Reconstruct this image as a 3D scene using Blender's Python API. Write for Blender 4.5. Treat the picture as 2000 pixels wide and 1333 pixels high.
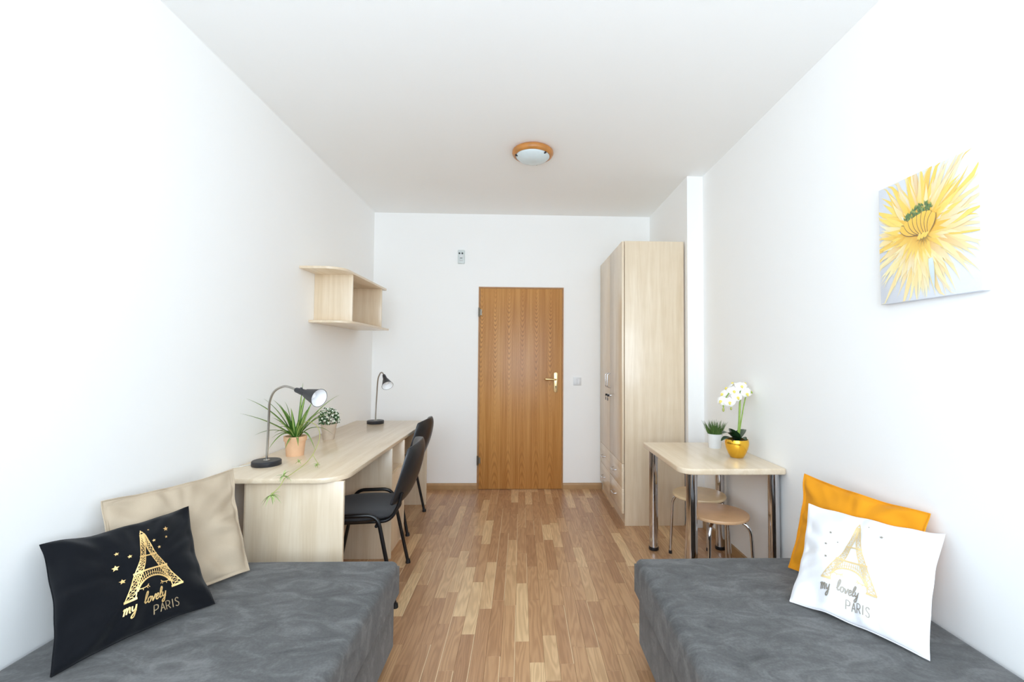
import bpy, bmesh, math, random
from mathutils import Vector, Matrix, noise

random.seed(7)
PI = math.pi
scene = bpy.context.scene
for o in list(bpy.data.objects):
    bpy.data.objects.remove(o, do_unlink=True)
COL = scene.collection

# ------------------------------------------------------------------ camera
F_PX, CX_OFF = 890.0, 47.9
PITCH, ROLL, YAW, CAM_Z = 0.0358, 0.0064, 0.0338, 1.3076
fw = Vector((math.sin(YAW) * math.cos(PITCH), math.cos(YAW) * math.cos(PITCH), math.sin(PITCH)))
r0 = Vector((math.cos(YAW), -math.sin(YAW), 0))
u0 = r0.cross(fw)
rt = math.cos(ROLL) * r0 + math.sin(ROLL) * u0
up = -math.sin(ROLL) * r0 + math.cos(ROLL) * u0
cam_data = bpy.data.cameras.new('camera')
cam = bpy.data.objects.new('camera', cam_data)
COL.objects.link(cam)
M = Matrix.Identity(4)
for i in range(3):
    M[i][0], M[i][1], M[i][2] = rt[i], up[i], -fw[i]
M[2][3] = CAM_Z
cam.matrix_world = M
cam_data.sensor_width = 36.0
cam_data.lens = F_PX / 2000 * 36.0
cam_data.shift_x = -CX_OFF / 2000
cam_data.clip_start = 0.02
scene.camera = cam

# ------------------------------------------------------------------ world, light, exposure
world = bpy.data.worlds.new('World')
scene.world = world
world.use_nodes = True
bg = world.node_tree.nodes['Background']
bg.inputs['Color'].default_value = (0.80, 0.90, 1.0, 1)
bg.inputs['Strength'].default_value = 1.0


def area(name, loc, target, sx, sy, energy, color):
    d = bpy.data.lights.new(name, 'AREA')
    d.shape = 'RECTANGLE'
    d.size, d.size_y = sx, sy
    d.energy = energy
    d.color = color
    o = bpy.data.objects.new(name, d)
    COL.objects.link(o)
    o.location = loc
    o.rotation_euler = (Vector(target) - Vector(loc)).to_track_quat('-Z', 'Y').to_euler()
    return o


# daylight through the window behind the camera
area('window_daylight', (0.0, -0.66, 1.60), (0.0, 4.0, 1.60), 2.6, 1.75, 80, (0.752, 0.882, 1.0))

scene.view_settings.view_transform = 'Standard'
scene.view_settings.look = 'None'
scene.view_settings.gamma = 1.0
scene.view_settings.use_curve_mapping = False
scene.view_settings.exposure = 0.22
scene.cycles.max_bounces = 14
scene.cycles.diffuse_bounces = 10
scene.cycles.glossy_bounces = 6
scene.cycles.use_denoising = True
scene.cycles.sample_clamp_indirect = 6.0
scene.cycles.caustics_reflective = False
scene.cycles.caustics_refractive = False

# ------------------------------------------------------------------ materials
def s2l(*c):
    return tuple((v / 12.92 if v <= 0.04045 else ((v + 0.055) / 1.055) ** 2.4) for v in [x / 255 for x in c]) + (1.0,)


class NT:
    """small node-graph helper"""
    def __init__(self, name):
        self.m = bpy.data.materials.new(name)
        self.m.use_nodes = True
        self.t = self.m.node_tree
        self.b = self.t.nodes['Principled BSDF']

    def n(self, kind, **kw):
        nd = self.t.nodes.new(kind)
        for k, v in kw.items():
            setattr(nd, k, v)
        return nd

    def link(self, a, b):
        self.t.links.new(a, b)

    def inp(self, nd, key, val):
        if hasattr(val, 'is_output') or isinstance(val, bpy.types.NodeSocket):
            self.link(val, nd.inputs[key])
        else:
            nd.inputs[key].default_value = val

    def math(self, op, a, b=None, c=None):
        nd = self.n('ShaderNodeMath', operation=op)
        self.inp(nd, 0, a)
        if b is not None:
            self.inp(nd, 1, b)
        if c is not None:
            self.inp(nd, 2, c)
        return nd.outputs[0]

    def pos(self, scale=(1, 1, 1), kind='Position'):
        if kind == 'Position':
            src = self.n('ShaderNodeNewGeometry').outputs['Position']
        else:
            src = self.n('ShaderNodeTexCoord').outputs[kind]
        mp = self.n('ShaderNodeMapping')
        mp.inputs['Scale'].default_value = scale
        self.link(src, mp.inputs['Vector'])
        return mp.outputs[0]

    def noise(self, vec, scale=1.0, detail=3.0, rough=0.5, dist=0.0):
        nd = self.n('ShaderNodeTexNoise')
        self.link(vec, nd.inputs['Vector'])
        nd.inputs['Scale'].default_value = scale
        nd.inputs['Detail'].default_value = detail
        nd.inputs['Roughness'].default_value = rough
        nd.inputs['Distortion'].default_value = dist
        return nd.outputs[0]

    def ramp(self, fac, stops):
        nd = self.n('ShaderNodeValToRGB')
        e = nd.color_ramp.elements
        while len(e) < len(stops):
            e.new(0.5)
        for k, (p, c) in enumerate(stops):
            e[k].position = p
            e[k].color = c
        self.link(fac, nd.inputs[0])
        return nd.outputs[0]

    def mix(self, fac, a, b, blend='MIX'):
        nd = self.n('ShaderNodeMix', data_type='RGBA', blend_type=blend)
        self.inp(nd, 0, fac)
        self.inp(nd, 6, a)
        self.inp(nd, 7, b)
        return nd.outputs[2]

    def bump(self, h, strength=0.1, dist=0.01):
        nd = self.n('ShaderNodeBump')
        nd.inputs['Strength'].default_value = strength
        nd.inputs['Distance'].default_value = dist
        self.link(h, nd.inputs['Height'])
        self.link(nd.outputs[0], self.b.inputs['Normal'])

    def set(self, color=None, rough=0.5, metal=0.0, **kw):
        if color is not None:
            self.inp(self.b, 'Base Color', color)
        self.inp(self.b, 'Roughness', rough)
        self.b.inputs['Metallic'].default_value = metal
        for k, v in kw.items():
            self.b.inputs[k].default_value = v
        return self.m


def plain(name, rgb, rough=0.5, metal=0.0, var=0.06, scale=30, bump=0.0, **kw):
    g = NT(name)
    c = s2l(*rgb)
    f = g.noise(g.pos((1, 1, 1), 'Object'), scale, 3)
    lo = tuple(max(0, x * (1 - var)) for x in c[:3]) + (1,)
    hi = tuple(min(1, x * (1 + var)) for x in c[:3]) + (1,)
    col = g.ramp(f, [(0.3, lo), (0.7, hi)])
    if bump:
        g.bump(f, bump, 0.004)
    return g.set(col, rough, metal, **kw)


def paint(name, rgb):
    g = NT(name)
    p = g.pos()
    f = g.noise(p, 1.3, 4)
    c = s2l(*rgb)
    col = g.ramp(f, [(0.25, tuple(x * 0.985 for x in c[:3]) + (1,)), (0.75, c)])
    g.bump(g.noise(p, 90, 3), 0.06, 0.003)
    return g.set(col, 0.85)


def laminate(name, axis):
    """pale maple laminate, grain running along the given axis"""
    g = NT(name)
    sc = {'x': (1.2, 22, 22), 'y': (22, 1.2, 22), 'z': (22, 22, 1.2)}[axis]
    sf = {'x': (6, 160, 160), 'y': (160, 6, 160), 'z': (160, 160, 6)}[axis]
    a = g.noise(g.pos(sc), 1.0, 4, 0.55, 0.6)
    b = g.noise(g.pos(sf), 1.0, 2, 0.5)
    k = g.noise(g.pos((7, 7, 7)), 1.0, 2)
    h = g.math('ADD', g.math('MULTIPLY', a, 0.62), g.math('ADD', g.math('MULTIPLY', b, 0.22), g.math('MULTIPLY', k, 0.16)))
    col = g.ramp(h, [(0.30, s2l(214, 192, 161)), (0.5, s2l(226, 207, 180)), (0.68, s2l(235, 219, 195))])
    g.b.inputs['Coat Weight'].default_value = 0.45
    g.b.inputs['Coat Roughness'].default_value = 0.16
    return g.set(col, 0.34)


def oak_door():
    """veneer: nested cathedral arcs in several strips, straight grain between"""
    g = NT('oak_door_veneer')
    geo = g.n('ShaderNodeNewGeometry').outputs['Position']
    sep = g.n('ShaderNodeSeparateXYZ')
    g.link(geo, sep.inputs[0])
    x, z = sep.outputs[0], sep.outputs[2]
    wob = g.noise(g.pos((5, 1, 2.0)), 1.0, 2)
    cell = g.math('MULTIPLY', g.math('ADD', x, g.math('MULTIPLY_ADD', wob, 0.02, 0.445)), 1 / 0.138)
    fr = g.math('SUBTRACT', g.math('FRACT', cell), 0.42)
    u2 = g.math('MULTIPLY', g.math('MULTIPLY', fr, fr), 1.9)
    zc = g.math('SUBTRACT', z, u2)
    zn = g.math('ADD', zc, g.math('MULTIPLY', g.noise(g.pos((9, 1, 3)), 1.0, 3), 0.16))
    warp = g.math('POWER', g.math('MAXIMUM', g.math('SUBTRACT', zn, -1.0), 0.02), 1.6)
    sn = g.math('SINE', g.math('MULTIPLY', warp, 46))
    ring = g.math('POWER', g.math('MULTIPLY_ADD', sn, 0.5, 0.5), 2.2)
    k = lambda v: (v, v, v, 1)
    amp = g.ramp(g.math('MULTIPLY', z, 0.5), [(0.30, k(0.05)), (0.47, k(0.22)), (0.56, k(0.75)), (0.80, k(1.0)), (0.90, k(0.7)), (0.97, k(0.3))])
    z2 = g.math('ADD', g.math('ADD', z, g.math('MULTIPLY', u2, 1.1)), g.math('MULTIPLY', g.noise(g.pos((7, 1, 2)), 1.0, 3), 0.14))
    ring2 = g.math('POWER', g.math('MULTIPLY_ADD', g.math('SINE', g.math('MULTIPLY', z2, 62)), 0.5, 0.5), 2.0)
    amp2 = g.ramp(g.math('MULTIPLY', z, 0.5), [(0.0, k(0.55)), (0.15, k(0.5)), (0.24, k(0.12)), (0.34, k(0.0))])
    pat = g.math('MINIMUM', g.math('ADD', g.math('MULTIPLY', ring, amp), g.math('MULTIPLY', ring2, amp2)), 1.0)
    streak = g.noise(g.pos((150, 150, 2.2)), 1.0, 3, 0.6)
    broad = g.noise(g.pos((16, 16, 0.5)), 1.0, 2)
    base = g.ramp(g.math('ADD', g.math('MULTIPLY', streak, 0.55), g.math('MULTIPLY', broad, 0.45)),
                  [(0.33, s2l(170, 112, 54)), (0.5, s2l(194, 137, 74)), (0.66, s2l(212, 158, 94))])
    dk = g.mix(g.math('MULTIPLY', pat, 0.72), base, s2l(136, 84, 42))
    return g.set(dk, 0.36)


def plank_mat():
    g = NT('oak_strip_laminate')
    tone = g.n('ShaderNodeAttribute', attribute_name='tone')
    uv = g.n('ShaderNodeUVMap', uv_map='UVMap').outputs[0]
    sep = g.n('ShaderNodeSeparateXYZ')
    g.link(uv, sep.inputs[0])
    comb = g.n('ShaderNodeCombineXYZ')
    t = tone.outputs['Fac']
    # object offset so that planks sharing a mesh still differ
    oi = g.n('ShaderNodeObjectInfo').outputs['Random']
    g.link(g.math('ADD', sep.outputs[0], g.math('MULTIPLY', t, 37.0)), comb.inputs[0])
    g.link(g.math('ADD', sep.outputs[1], g.math('MULTIPLY', oi, 50.0)), comb.inputs[1])
    g.link(g.math('MULTIPLY', t, 11.0), comb.inputs[2])
    mp = g.n('ShaderNodeMapping')
    mp.inputs['Scale'].default_value = (15, 1.5, 1)
    g.link(comb.outputs[0], mp.inputs['Vector'])
    nz = g.noise(mp.outputs[0], 1.0, 2, 0.5, 0.3)
    ring = g.math('MULTIPLY_ADD', g.math('SINE', g.math('MULTIPLY', nz, 62)), 0.5, 0.5)
    mp2 = g.n('ShaderNodeMapping')
    mp2.inputs['Scale'].default_value = (330, 9, 1)
    g.link(comb.outputs[0], mp2.inputs['Vector'])
    fine = g.noise(mp2.outputs[0], 1.0, 2, 0.6)
    base = g.ramp(t, [(0.0, s2l(168, 128, 94)), (0.3, s2l(180, 140, 104)), (0.65, s2l(192, 153, 114)), (1.0, s2l(216, 184, 142))])
    dark = g.mix(1.0, base, (0.66, 0.58, 0.52, 1), 'MULTIPLY')
    lite = g.mix(1.0, base, (1.09, 1.08, 1.07, 1), 'MULTIPLY')
    h = g.math('ADD', g.math('MULTIPLY', ring, 0.42), g.math('MULTIPLY', fine, 0.62))
    fac = g.ramp(h, [(0.22, (1, 1, 1, 1)), (0.75, (0, 0, 0, 1))])
    col = g.mix(g.math('MULTIPLY', fac, 0.62), lite, dark)
    # pale sapwood line along one long edge of some strips
    rn = g.math('FRACT', g.math('MULTIPLY', oi, 7.13))
    edge = g.math('MULTIPLY', g.math('GREATER_THAN', sep.outputs[0], 0.0592), g.math('GREATER_THAN', rn, 0.62))
    col = g.mix(g.math('MULTIPLY', edge, 0.75), col, s2l(228, 200, 160))
    g.bump(fine, 0.05, 0.001)
    return g.set(col, 0.30)


def suede():
    g = NT('grey_microsuede')
    p = g.pos()
    a = g.noise(g.pos((7, 13, 10)), 1.0, 6, 0.66, 0.9)
    b = g.noise(p, 140, 3)
    h = g.math('ADD', g.math('MULTIPLY', a, 0.8), g.math('MULTIPLY', b, 0.2))
    col = g.ramp(h, [(0.32, s2l(64, 64, 64)), (0.5, s2l(86, 86, 86)), (0.68, s2l(112, 112, 112))])
    g.bump(b, 0.12, 0.002)
    g.b.inputs['Sheen Weight'].default_value = 0.15
    g.b.inputs['Specular IOR Level'].default_value = 0.2
    g.b.inputs['Sheen Roughness'].default_value = 0.5
    return g.set(col, 0.85)


def cloth(name, rgb, sheen=0.2, rough=0.85, var=0.05):
    g = NT(name)
    p = g.pos((1, 1, 1), 'Object')
    wv = g.noise(p, 420, 2)
    big = g.noise(p, 9, 3)
    c = s2l(*rgb)
    col = g.ramp(g.math('ADD', g.math('MULTIPLY', wv, 0.4), g.math('MULTIPLY', big, 0.6)),
                 [(0.3, tuple(x * (1 - var) for x in c[:3]) + (1,)), (0.7, tuple(min(1, x * (1 + var)) for x in c[:3]) + (1,))])
    g.bump(wv, 0.12, 0.0015)
    g.b.inputs['Sheen Weight'].default_value = sheen
    g.b.inputs['Specular IOR Level'].default_value = 0.15
    return g.set(col, rough)


def leaf_mat(name, mid, edge, power=1.6):
    """leaf with a stripe: u of the UV map runs across the blade"""
    g = NT(name)
    uv = g.n('ShaderNodeUVMap', uv_map='UVMap').outputs[0]
    sep = g.n('ShaderNodeSeparateXYZ')
    g.link(uv, sep.inputs[0])
    d = g.math('ABSOLUTE', g.math('MULTIPLY_ADD', sep.outputs[0], 2.0, -1.0))
    col = g.ramp(d, [(0.0, s2l(*mid)), (0.30, s2l(*mid)), (0.55, s2l(*edge)), (1.0, s2l(*edge))])
    n = g.noise(g.pos((1, 1, 1), 'Object'), 40, 2)
    col = g.mix(g.math('MULTIPLY', n, 0.35), col, s2l(70, 108, 44))
    g.b.inputs['Subsurface Weight'].default_value = 0.0
    return g.set(col, 0.45)


def vcol_mat(name, rough=0.6):
    g = NT(name)
    a = g.n('ShaderNodeAttribute', attribute_name='tint')
    n = g.noise(g.pos((1, 1, 1), 'Object'), 300, 2)
    col = g.mix(g.math('MULTIPLY', n, 0.08), a.outputs['Color'], (1, 1, 1, 1))
    return g.set(col, rough)


def brushed(name, rgb, rough):
    g = NT(name)
    n = g.noise(g.pos((60, 60, 3), 'Object'), 1.0, 2)
    r = g.math('MULTIPLY_ADD', n, 0.08, rough - 0.04)
    return g.set(s2l(*rgb), r, 1.0)


MT = {}
MT['wall'] = paint('wall_paint', (251, 251, 250))
MT['ceiling'] = paint('ceiling_paint', (248, 248, 247))
MT['lam_x'] = laminate('maple_laminate_x', 'x')
MT['lam_y'] = laminate('maple_laminate_y', 'y')
MT['lam_z'] = laminate('maple_laminate_z', 'z')
MT['door'] = oak_door()
MT['oak_trim'] = plain('oak_trim', (176, 128, 78), 0.45, var=0.10, scale=18)
MT['baseboard'] = plain('baseboard_wood', (176, 140, 98), 0.45, var=0.10, scale=14)
MT['plank'] = plank_mat()
MT['subfloor'] = plain('subfloor_dark', (96, 70, 48), 0.8)
MT['suede'] = suede()
MT['black_plastic'] = plain('black_plastic', (30, 31, 34), 0.38, var=0.05)
MT['black_metal'] = plain('black_painted_metal', (16, 16, 18), 0.3, var=0.05)
MT['lamp_black'] = plain('lamp_black', (34, 36, 42), 0.42, var=0.05)
MT['seat_fabric'] = cloth('charcoal_seat_fabric', (62, 62, 64), 0.15)
MT['leatherette'] = plain('black_leatherette', (52, 56, 63), 0.36, var=0.05, bump=0.05)
MT['chrome'] = brushed('chrome', (215, 215, 218), 0.08)
MT['nickel'] = brushed('brushed_nickel', (178, 174, 168), 0.30)
MT['brass'] = brushed('pale_brass', (226, 200, 150), 0.32)
MT['steel_dark'] = brushed('dark_hinge_steel', (120, 112, 100), 0.4)
MT['white_plastic'] = plain('white_plastic', (226, 228, 230), 0.4, var=0.02)
MT['grey_plastic'] = plain('grey_plastic', (206, 209, 211), 0.45, var=0.02)
MT['pale_green_plastic'] = plain('pale_grey_green_plastic', (214, 222, 222), 0.4, var=0.02)
MT['dark'] = plain('dark_opening', (40, 40, 42), 0.6)
MT['white_inside'] = plain('white_enamel', (245, 245, 246), 0.35, var=0.01)
MT['pine'] = plain('varnished_pine', (192, 128, 62), 0.35, var=0.16, scale=14)
MT['glass'] = plain('frosted_glass', (212, 222, 224), 0.25, var=0.02)
MT['beech'] = plain('beech_seat', (206, 164, 124), 0.35, var=0.06, scale=12)
MT['pale_seat'] = plain('pale_maple_seat', (220, 194, 154), 0.35, var=0.06, scale=12)
MT['terracotta'] = plain('pale_terracotta', (226, 182, 144), 0.75, var=0.05, bump=0.05)
MT['clay_grey'] = plain('weathered_clay', (200, 184, 166), 0.85, var=0.10, scale=22, bump=0.1)
MT['soil'] = plain('potting_soil', (62, 46, 34), 0.95, var=0.3, scale=90, bump=0.4)
MT['spider_leaf'] = leaf_mat('striped_spider_leaf', (176, 196, 112), (66, 112, 36))
MT['spider_pale'] = leaf_mat('pale_plantlet_leaf', (214, 224, 160), (140, 172, 84))
MT['runner'] = plain('runner_stem', (176, 178, 104), 0.6)
MT['bush_leaf'] = plain('dark_bush_leaf', (48, 92, 44), 0.5, var=0.35, scale=60)
MT['blossom'] = plain('white_green_blossom', (232, 240, 222), 0.6, var=0.04)
MT['grass'] = leaf_mat('artificial_grass', (96, 128, 60), (62, 96, 42))
MT['gold'] = NT('polished_gold').set(s2l(246, 192, 66), 0.16, 0.9)
MT['orchid_leaf'] = plain('dark_orchid_leaf', (36, 66, 36), 0.35, var=0.2)
MT['orchid_stem'] = plain('orchid_stem', (140, 168, 70), 0.5, var=0.15)
MT['petal'] = plain('white_petal', (250, 250, 246), 0.5, var=0.01)
MT['lip'] = plain('yellow_petal_lip', (242, 222, 110), 0.5, var=0.1)
MT['bud'] = plain('green_bud', (170, 176, 96), 0.5, var=0.15)
MT['black_velvet'] = cloth('black_velvet', (11, 13, 18), 0.12, 0.9, 0.08)
MT['beige_cotton'] = cloth('beige_cotton', (184, 167, 145), 0.05)
MT['white_cotton'] = cloth('white_velour', (230, 230, 233), 0.05, var=0.01)
MT['mustard_cotton'] = cloth('mustard_cotton', (220, 146, 30), 0.05)
MT['gold_foil'] = NT('gold_foil_print').set(s2l(240, 204, 138), 0.35, 0.55)
MT['foil_pale'] = NT('pale_gold_print').set(s2l(232, 208, 156), 0.4, 0.4)
MT['foil_dull'] = NT('dull_foil_print').set(s2l(150, 142, 130), 0.5, 0.3)
MT['foil_bronze'] = NT('bronze_foil_print').set(s2l(170, 150, 118), 0.4, 0.5)
MT['canvas'] = cloth('canvas_print_ground', (226, 230, 238), 0.0)
MT['print'] = vcol_mat('flower_print_ink')
MT['cord'] = plain('white_cord', (226, 224, 218), 0.5)


# ------------------------------------------------------------------ mesh builder
class MB:
    def __init__(self):
        self.v, self.f, self.uv, self.tint = [], [], {}, {}

    def add(self, verts, faces):
        o = len(self.v)
        self.v += [tuple(p) for p in verts]
        self.f += [tuple(i + o for i in fc) for fc in faces]
        return o

    def box(self, x0, x1, y0, y1, z0, z1):
        self.add([(x0, y0, z0), (x1, y0, z0), (x1, y1, z0), (x0, y1, z0), (x0, y0, z1), (x1, y0, z1), (x1, y1, z1), (x0, y1, z1)],
                 [(3, 2, 1, 0), (4, 5, 6, 7), (0, 1, 5, 4), (1, 2, 6, 5), (2, 3, 7, 6), (3, 0, 4, 7)])
        return self

    def prism(self, pts, z0, z1):
        """closed outline in x,y (counter-clockwise) extruded in z"""
        n = len(pts)
        self.add([(x, y, z0) for x, y in pts] + [(x, y, z1) for x, y in pts],
                 [tuple(reversed(range(n))), tuple(range(n, 2 * n))] + [(i, (i + 1) % n, n + (i + 1) % n, n + i) for i in range(n)])
        return self

    def lathe(self, prof, c=(0, 0, 0), seg=40, axis=None):
        """profile of (radius, height) about z (or about a given axis direction)"""
        c = Vector(c)
        q = Vector((0, 0, 1)).rotation_difference(Vector(axis)) if axis is not None else None
        vs, fs = [], []
        for r, h in prof:
            for k in range(seg):
                a = 2 * PI * k / seg
                p = Vector((max(r, 1e-5) * math.cos(a), max(r, 1e-5) * math.sin(a), h))
                vs.append(c + (q @ p if q else p))
        for j in range(len(prof) - 1):
            for k in range(seg):
                k2 = (k + 1) % seg
                fs.append((j * seg + k, j * seg + k2, (j + 1) * seg + k2, (j + 1) * seg + k))
        self.add(vs, fs)
        return self

    def tube(self, pts, r, seg=10, cap=True):
        pts = [Vector(p) for p in pts]
        n = len(pts)
        rs = r if isinstance(r, (list, tuple)) else [r] * n
        t0 = (pts[1] - pts[0]).normalized()
        ref = Vector((0, 0, 1)) if abs(t0.z) < 0.9 else Vector((1, 0, 0))
        nrm = t0.cross(ref).normalized()
        vs, fs = [], []
        for i in range(n):
            t = (pts[min(i + 1, n - 1)] - pts[max(i - 1, 0)]).normalized()
            nrm = (nrm - t * nrm.dot(t)).normalized()
            b = t.cross(nrm)
            for k in range(seg):
                a = 2 * PI * k / seg
                vs.append(pts[i] + (nrm * math.cos(a) + b * math.sin(a)) * rs[i])
        for i in range(n - 1):
            for k in range(seg):
                k2 = (k + 1) % seg
                fs.append((i * seg + k, i * seg + k2, (i + 1) * seg + k2, (i + 1) * seg + k))
        if cap:
            fs.append(tuple(reversed(range(seg))))
            fs.append(tuple((n - 1) * seg + k for k in range(seg)))
        self.add(vs, fs)
        return self

    def ribbon(self, pts, widths, side=None, fold=0.25, cross=3, tint=None):
        """blade along pts; width direction from 'side' or the horizontal"""
        pts = [Vector(p) for p in pts]
        n = len(pts)
        base = len(self.v)
        for i in range(n):
            t = (pts[min(i + 1, n - 1)] - pts[max(i - 1, 0)]).normalized()
            s = side if side is not None else t.cross(Vector((0, 0, 1)))
            if s.length < 1e-3:
                s = Vector((1, 0, 0))
            s = (s - t * s.dot(t)).normalized()
            upv = s.cross(t)
            for k in range(cross):
                u = k / (cross - 1)
                off = (u - 0.5) * widths[i]
                self.v.append(tuple(pts[i] + s * off + upv * (abs(u - 0.5) * widths[i] * fold)))
                self.uv[len(self.v) - 1] = (u, i / (n - 1))
        for i in range(n - 1):
            for k in range(cross - 1):
                a = base + i * cross + k
                self.f.append((a, a + 1, a + cross + 1, a + cross))
        return self

    def ball(self, c, r, seg=12, rings=8, sq=(1, 1, 1)):
        prof = [(math.sin(PI * j / rings) , -math.cos(PI * j / rings)) for j in range(rings + 1)]
        c = Vector(c)
        vs, fs = [], []
        for rr, h in prof:
            for k in range(seg):
                a = 2 * PI * k / seg
                vs.append((c.x + max(rr, 1e-4) * math.cos(a) * r * sq[0], c.y + max(rr, 1e-4) * math.sin(a) * r * sq[1], c.z + h * r * sq[2]))
        for j in range(rings):
            for k in range(seg):
                k2 = (k + 1) % seg
                fs.append((j * seg + k, j * seg + k2, (j + 1) * seg + k2, (j + 1) * seg + k))
        self.add(vs, fs)
        return self

    def mesh(self, name, mat, org=(0, 0, 0), smooth=None, bevel=0.0, bseg=2, angle=40):
        me = bpy.data.meshes.new(name)
        ox, oy, oz = org
        me.from_pydata([(x - ox, y - oy, z - oz) for x, y, z in self.v], [], self.f)
        if self.uv:
            ul = me.uv_layers.new(name='UVMap')
            for lp in me.loops:
                ul.data[lp.index].uv = self.uv.get(lp.vertex_index, (0, 0))
        if self.tint:
            ca = me.color_attributes.new('tint', 'FLOAT_COLOR', 'POINT')
            for i in range(len(me.vertices)):
                ca.data[i].color = self.tint.get(i, (1, 1, 1, 1))
        bm = bmesh.new()
        bm.from_mesh(me)
        if bevel > 0:
            es = [e for e in bm.edges if len(e.link_faces) == 2 and e.calc_face_angle(0) > math.radians(30)]
            bmesh.ops.bevel(bm, geom=es, offset=bevel, segments=bseg, affect='EDGES', profile=0.5, clamp_overlap=True)
        if not self.uv:
            bmesh.ops.recalc_face_normals(bm, faces=bm.faces)
        bm.to_mesh(me)
        bm.free()
        if smooth or bevel > 0:
            for p in me.polygons:
                p.use_smooth = True
            try:
                me.set_sharp_from_angle(angle=math.radians(angle))
            except Exception:
                pass
        me.materials.append(MT[mat] if isinstance(mat, str) else mat)
        me.update()
        return me

    def build(self, name, mat, parent=None, org=(0, 0, 0), **kw):
        o = bpy.data.objects.new(name, self.mesh(name, mat, org, **kw))
        COL.objects.link(o)
        if parent is not None:
            o.parent = parent
        return o


def thing(name, label, cat, loc=(0, 0, 0), rz=0.0, group=None, kind=None):
    o = bpy.data.objects.new(name, None)
    COL.objects.link(o)
    o.empty_display_size = 0.05
    o.location = loc
    o.rotation_euler = (0, 0, rz)
    if label:
        o['label'] = label
    if cat:
        o['category'] = cat
    if group:
        o['group'] = group
    if kind:
        o['kind'] = kind
    return o


def copy_thing(root, loc, rz, label):
    r = root.copy()
    COL.objects.link(r)
    r.location = loc
    r.rotation_euler = (0, 0, rz)
    r['label'] = label
    for ch in list(root.children):
        c = ch.copy()
        COL.objects.link(c)
        c.parent = r
        for g in list(ch.children):
            d = g.copy()
            COL.objects.link(d)
            d.parent = c
    return r


def structure(o, label=None, cat=None):
    o['kind'] = 'structure'
    if label:
        o['label'] = label
    if cat:
        o['category'] = cat
    return o


def bez(p0, p1, p2, n=10):
    p0, p1, p2 = Vector(p0), Vector(p1), Vector(p2)
    return [p0 * (1 - t) ** 2 + p1 * 2 * t * (1 - t) + p2 * t * t for t in [i / n for i in range(n + 1)]]


def spline(pts, n=6):
    """Catmull-Rom through the points"""
    P = [Vector(p) for p in pts]
    P = [P[0] * 2 - P[1]] + P + [P[-1] * 2 - P[-2]]
    out = []
    for i in range(1, len(P) - 2):
        a, b, c, d = P[i - 1], P[i], P[i + 1], P[i + 2]
        for k in range(n):
            t = k / n
            out.append(0.5 * ((2 * b) + (c - a) * t + (2 * a - 5 * b + 4 * c - d) * t * t + (3 * b - a - 3 * c + d) * t ** 3))
    out.append(P[-2])
    return out


def rounded(pts, r, n=6):
    """polyline with its inner corners rounded off"""
    P = [Vector(p) for p in pts]
    out = [P[0]]
    for i in range(1, len(P) - 1):
        a, b, c = P[i - 1], P[i], P[i + 1]
        d = min(r, (a - b).length * 0.49, (c - b).length * 0.49)
        out += bez(b + (a - b).normalized() * d, b, b + (c - b).normalized() * d, n)
    out.append(P[-1])
    return out


# ------------------------------------------------------------------ room shell
XL, XR, XJ, YB, YF, HC, YJ = -1.4764, 1.4286, 1.3037, 4.573, -0.55, 2.75, 3.521
T = 0.12
structure(MB().box(XL - T, XL, YF - T, YB + T, -0.1, HC + 0.1).build('wall_left', 'wall'))
w = MB().box(XR, XR + T, YF - T, YJ, -0.1, HC + 0.1)
w.box(XJ, XR + T, YJ, YB + T, -0.1, HC + 0.1)
structure(w.build('wall_right', 'wall'))
# back wall with its door opening
DX0, DX1, DH = -0.428, 0.4255, 2.012
w = MB().box(XL, DX0, YB, YB + T, -0.1, HC + 0.1).box(DX1, XJ, YB, YB + T, -0.1, HC + 0.1).box(DX0, DX1, YB, YB + T, DH, HC + 0.1)
structure(w.build('wall_back', 'wall'))
# wall behind the camera, with the window that lights the room
w = MB().box(XL, -1.33, YF - T, YF, -0.1, HC + 0.1).box(1.33, XR, YF - T, YF, -0.1, HC + 0.1)
w.box(-1.33, 1.33, YF - T, YF, -0.1, 0.74).box(-1.33, 1.33, YF - T, YF, 2.5, HC + 0.1)
structure(w.build('wall_front', 'wall'))
w = MB()
for x0, x1, z0, z1 in ((-1.33, 1.33, 0.74, 0.80), (-1.33, 1.33, 2.44, 2.5), (-1.33, -1.27, 0.8, 2.44), (1.27, 1.33, 0.8, 2.44), (-0.04, 0.04, 0.8, 2.44)):
    w.box(x0, x1, YF - 0.09, YF - 0.03, z0, z1)
structure(w.build('window_1', 'white_plastic', bevel=0.004))
structure(MB().box(XL - T, XR + T, YF - T, YB + T, HC, HC + 0.1).build('ceiling', 'ceiling'))

# floor: dark underlay + individual laminate strips
floor = structure(MB().box(XL, XR, YF, YB, -0.08, -0.0065).build('floor', 'subfloor'))
PW, GAP = 0.0635, 0.0005
LENS = (0.30, 0.40, 0.46, 0.50, 0.54)
TONES = [i / 9 for i in range(10)]
pcache = {}


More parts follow.
